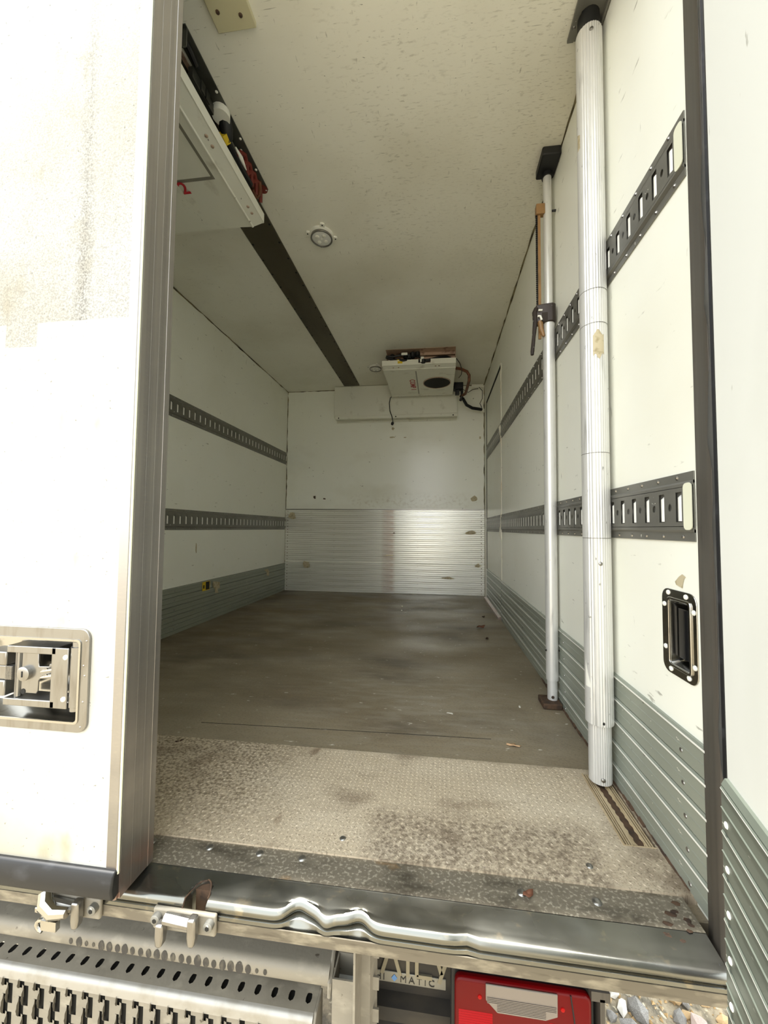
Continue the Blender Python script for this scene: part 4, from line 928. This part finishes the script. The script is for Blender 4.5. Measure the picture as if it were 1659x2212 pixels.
# slotted riser: rows of tall slits with toothed, bowed lips
rs = MB(); lips = MB(); py_ = .729; pitch = .0388; wv = .0105; sh = .041; per = .059
def column(xa, xb, ztop):
    """solid strip of the riser with tall slits cut through it, a bowed toothed lip on the left of each"""
    zlo = -.52; cur = -.305; z_ = ztop
    while z_ > zlo:
        t0 = min(z_, -.305); b0 = z_ - sh
        if cur > t0: rs.add([(xa, py_, cur), (xb, py_, cur), (xb, py_, t0), (xa, py_, t0)], [(0, 1, 2, 3)])
        cur = b0
        m = 8; vs = []
        for i in range(m + 1):
            q = i / m; bow = .0075 * math.sin(math.pi * q); zz_ = t0 + (b0 - t0) * q
            vs += [(xa - .001, py_, zz_), (xa + .3 * bow + (.0011 if i % 2 else 0), py_ - bow - .001, zz_), (xa - .006, py_ + .0005, zz_)]
        base = len(lips.v); lips.v += vs
        for i in range(m): lips.f += [(base + 3 * i, base + 3 * i + 1, base + 3 * i + 4, base + 3 * i + 3), (base + 3 * i + 1, base + 3 * i + 2, base + 3 * i + 5, base + 3 * i + 4)]
        z_ -= per
    if cur > zlo: rs.add([(xa, py_, cur), (xb, py_, cur), (xb, py_, zlo), (xa, py_, zlo)], [(0, 1, 2, 3)])
xk = -.250
while xk > -1.62:
    for xa, xb in ((xk - .0025, xk), (xk - pitch + .0, xk - .0025 - 2 * wv)): rs.add([(xa, py_, -.305), (xb, py_, -.305), (xb, py_, -.52), (xa, py_, -.52)], [(0, 1, 2, 3)])
    column(xk - .0025 - wv, xk - .0025, -.325); column(xk - .0025 - 2 * wv, xk - .0025 - wv, -.290)
    xk -= pitch
obj('slotted_riser', rs, 'beige', stp, sm=False)
obj('slit_lips', lips, 'beige', stp, stuff=True)
obj('step_inside', MB().box((-1.7, .7335, -.52), (x1 - .001, .774, -.3005)), 'dark', stp)  # added dark block stands in for the shade inside the step

# open-topped square tube and bracket plates at the end of the beam
bt_ = empty('bumper_bracket', (-.18, .76, -.40), 'cream welded square tube and plates at the right end of the beam', 'bracket')
tx0, tx1, ty0, ty1 = -.2035, -.1555, .735, .784
obj('square_tube', ring(MB(), [(tx1, ty1), (tx0, ty1), (tx0, ty0), (tx1, ty0)], [(tx1 - .003, ty1 - .003), (tx0 + .003, ty1 - .003), (tx0 + .003, ty0 + .003), (tx1 - .003, ty0 + .003)], fXY, -.52, -.219), 'beige', bt_, sm=False)
obj('tube_floor', MB().box((tx0 + .003, ty0 + .003, -.30), (tx1 - .003, ty1 - .003, -.262)), 'slot', bt_)
obj('side_plate', MB().box((-.154, .70, -.56), (-.150, .86, -.064)), 'beige', bt_)
obj('side_plate', MB().box((-.150, .76, -.56), (-.132, .764, -.064)), 'beige', bt_)
obj('side_plate', MB().prism([(-.132, .764), (-.124, .80), (-.126, .802), (-.134, .768)], fXY, -.56, -.064), 'beige', bt_)
tb2 = MB()
for k in range(5): obj('tab', MB().box((-.130, .776, -.215 - k * .062), (-.117, .780, -.190 - k * .062)), 'beige', bt_)
obj('top_flange', MB().box((-.142, .70, -.075), (-.105, .83, -.0635)), 'beige', bt_)
wd = MB().tube([(-.213, .783, -.214), (-.211, .76, -.222), (-.211, .745, -.238), (-.2115, .742, -.262)], [.004, .005, .0055, .004], 7); obj('weld_bead', wd, 'beige', bt_)

# dark body valance with raised letters and badge
vl = obj('body_valance', MB().box((-.19, .905, -.75), (.315, .92, -.10)).prism([(.905, -.428), (.880, -.436), (.880, -.466), (.905, -.474)], fYZ, -.16, .04).prism([(.905, -.49), (.890, -.50), (.890, -.58), (.905, -.59)], fYZ, -.16, .04), 'valance', at=(0, .91, -.75))
tag(vl, 'dark dirty body panel behind the bumper, with raised DAILY letters and a badge', 'panel')
def stroke(m, pts, w=.0042, y0=.9005, y1=.9048):
    for (xa, za), (xb, zb_) in zip(pts, pts[1:]):
        d_ = Vector((xb - xa, 0, zb_ - za)); n_ = Vector((-d_.z, 0, d_.x)).normalized() * w
        m.prism([(xa + n_.x, za + n_.z), (xb + n_.x, zb_ + n_.z), (xb - n_.x, zb_ - n_.z), (xa - n_.x, za - n_.z)], fXZ, y0, y1)
    return m
for pts_ in ([(-.183, -.386), (-.183, -.318), (-.160, -.318), (-.145, -.332), (-.145, -.372), (-.160, -.386), (-.183, -.386)],
             [(-.129, -.388), (-.107, -.318), (-.085, -.388)], [(-.067, -.388), (-.067, -.316)], [(-.046, -.316), (-.046, -.384), (-.010, -.384)], [(-.006, -.318), (.0115, -.372)], ):
    obj('raised_letter', stroke(MB(), pts_), 'letter', vl, sm=False)
obj('raised_letter', stroke(MB(), [(.031, -.318), (.006, -.392)]), 'letter', vl, sm=False)
bd = obj('badge', MB().prism([(-.19, -.407), (.022, -.407), (.022, -.383), (-.19, -.383)], fXZ, .902, .905), 'badge', vl, bevel=.001)
mt = Matrix(((1, 0, 0, -.145), (0, 0, -1, .9015), (0, 1, 0, -.4022), (0, 0, 0, 1)))
text('lettering', 'HI', .021, 'badgedark', bd, mt, ext=.0006, space=1.3)
mt = Matrix(((1, 0, 0, -.086), (0, 0, -1, .9015), (0, 1, 0, -.4022), (0, 0, 0, 1)))
text('lettering', 'MATIC', .021, 'badgedark', bd, mt, ext=.0006, space=1.45)
obj('badge_symbol', MB().prism([(-.106, -.395), (-.099, -.387), (-.092, -.395), (-.099, -.403)], fXZ, .9010, .9018), 'blue', bd)

# tail lamp
tl = empty('tail_lamp', (.17, .81, -.52), 'red tail lamp with a clear reversing lens, under the right of the sill', 'lamp')
obj('lamp_housing', MB().prism(rrect(.030, -.56, .312, -.236, .012), fXZ, .806, .86), 'black', tl, bevel=.003)
obj('red_lens', MB().prism(rrect(.037, -.55, .302, -.246, .014), fXZ, .792, .808), 'red', tl, bevel=.006, seg=3)
rvp = [(.0985, -.2482), (.237, -.2482), (.237, -.290), (.214, -.300), (.121, -.300), (.0985, -.279)]
rl = obj('reversing_lens', MB().prism(rvp, fXZ, .789, .7925), 'revlens', tl, bevel=.0015)
rb = MB()
for k in range(9): rb.box((.101, .7875, -.2725 - k * .0029), (.234, .7895, -.2712 - k * .0029)) if k < 4 else rb.box((.121, .7875, -.2725 - k * .0029), (.214, .7895, -.2712 - k * .0029))
obj('lens_ribs', rb, 'revlens', rl, stuff=True)
for xa, xb in ((.045, .112), (.222, .275)):
    rf = MB()
    for k in range(30): rf.prism([(0, 0), (-.002, .0022), (0, .0044)], lambda p, t: (t, .7922 + p[0], -.31 - k * .0046 + p[1]), xa, xb)
    obj('reflector', rf, 'redbright', tl, sm=False)
obj('lens_crack', MB().tube([(.262, .7915, -.248), (.268, .7915, -.29), (.272, .7915, -.33), (.276, .7915, -.42)], .0013, 6), 'dark', tl)
ls = MB(); ls.dome((.087, .792, -.277), (0, -1, 0), .0045, .002); ls.dome((.247, .792, -.277), (0, -1, 0), .0045, .002); obj('lens_screws', ls, 'redbright', tl, stuff=True)
lb_ = obj('lamp_bracket', MB().box((.316, .79, -.60), (.325, .86, -.245)).box((.300, .79, -.25), (.335, .86, -.232)), 'jamb', tl)
ub = obj('trim_5', MB().box((XL - .06, .665, -.068), (XR + .05, 1.0, -.064)).box((XL - .06, .95, -.115), (XR + .05, 3.80, -.064)).box((-.9, .95, -.45), (.30, 1.05, -.115)), 'dark'); struct(ub)

# ================================================================== GRAVEL
rocks = []
def rock(seed):
    rd = random.Random(seed); import bmesh
    bm = bmesh.new(); bmesh.ops.create_icosphere(bm, subdivisions=1, radius=1)
    for v in bm.verts: v.co *= rd.uniform(.72, 1.12)
    sx, sy, sz = rd.uniform(.8, 1.3), rd.uniform(.5, .9), rd.uniform(.4, .7)
    for v in bm.verts: v.co.x *= sx; v.co.y *= sy; v.co.z *= sz
    me = bpy.data.meshes.new('stone'); bm.to_mesh(me); bm.free(); return me
mats_ = ['stone_a', 'stone_b', 'stone_c', 'stone_d', 'stone_e', 'stone_a', 'stone_b', 'stone_d']
for k, c_ in enumerate(mats_):
    me = rock(k + 20); me.materials.append(mat[c_]); rocks.append(me)
rd = random.Random(5); spots = []
tries = 0
while len(spots) < 280 and tries < 9000:
    tries += 1
    x, y = rd.uniform(.34, 1.25), rd.uniform(1.02, 1.95); s = rd.choice((.018, .022, .028, .034, .045))
    if all((x - a) ** 2 + (y - b) ** 2 > (.62 * (s + c)) ** 2 for a, b, c in spots):
        spots.append((x, y, s))
for x, y, s in spots:
    place('stone', rd.choice(rocks), ground, (x, y, GZ + s * .28), (rd.uniform(-.5, .5), rd.uniform(-.5, .5), rd.uniform(0, 6.28)), (s, s, s))
gs = MB()
for k in range(2600):
    x, y = rd.uniform(.25, 1.4), rd.uniform(.9, 2.1); s = rd.uniform(.003, .010)
    a = rd.uniform(0, 6.28); p = [(x + s * math.cos(a + t), y + s * math.sin(a + t), GZ + .001) for t in (0, 2.1, 4.2)]
    gs.add(p + [(x + s * .2, y, GZ + s)], [(0, 1, 3), (1, 2, 3), (2, 0, 3)])
obj('fine_grit', gs, 'stone_b', ground, sm=False, stuff=True)
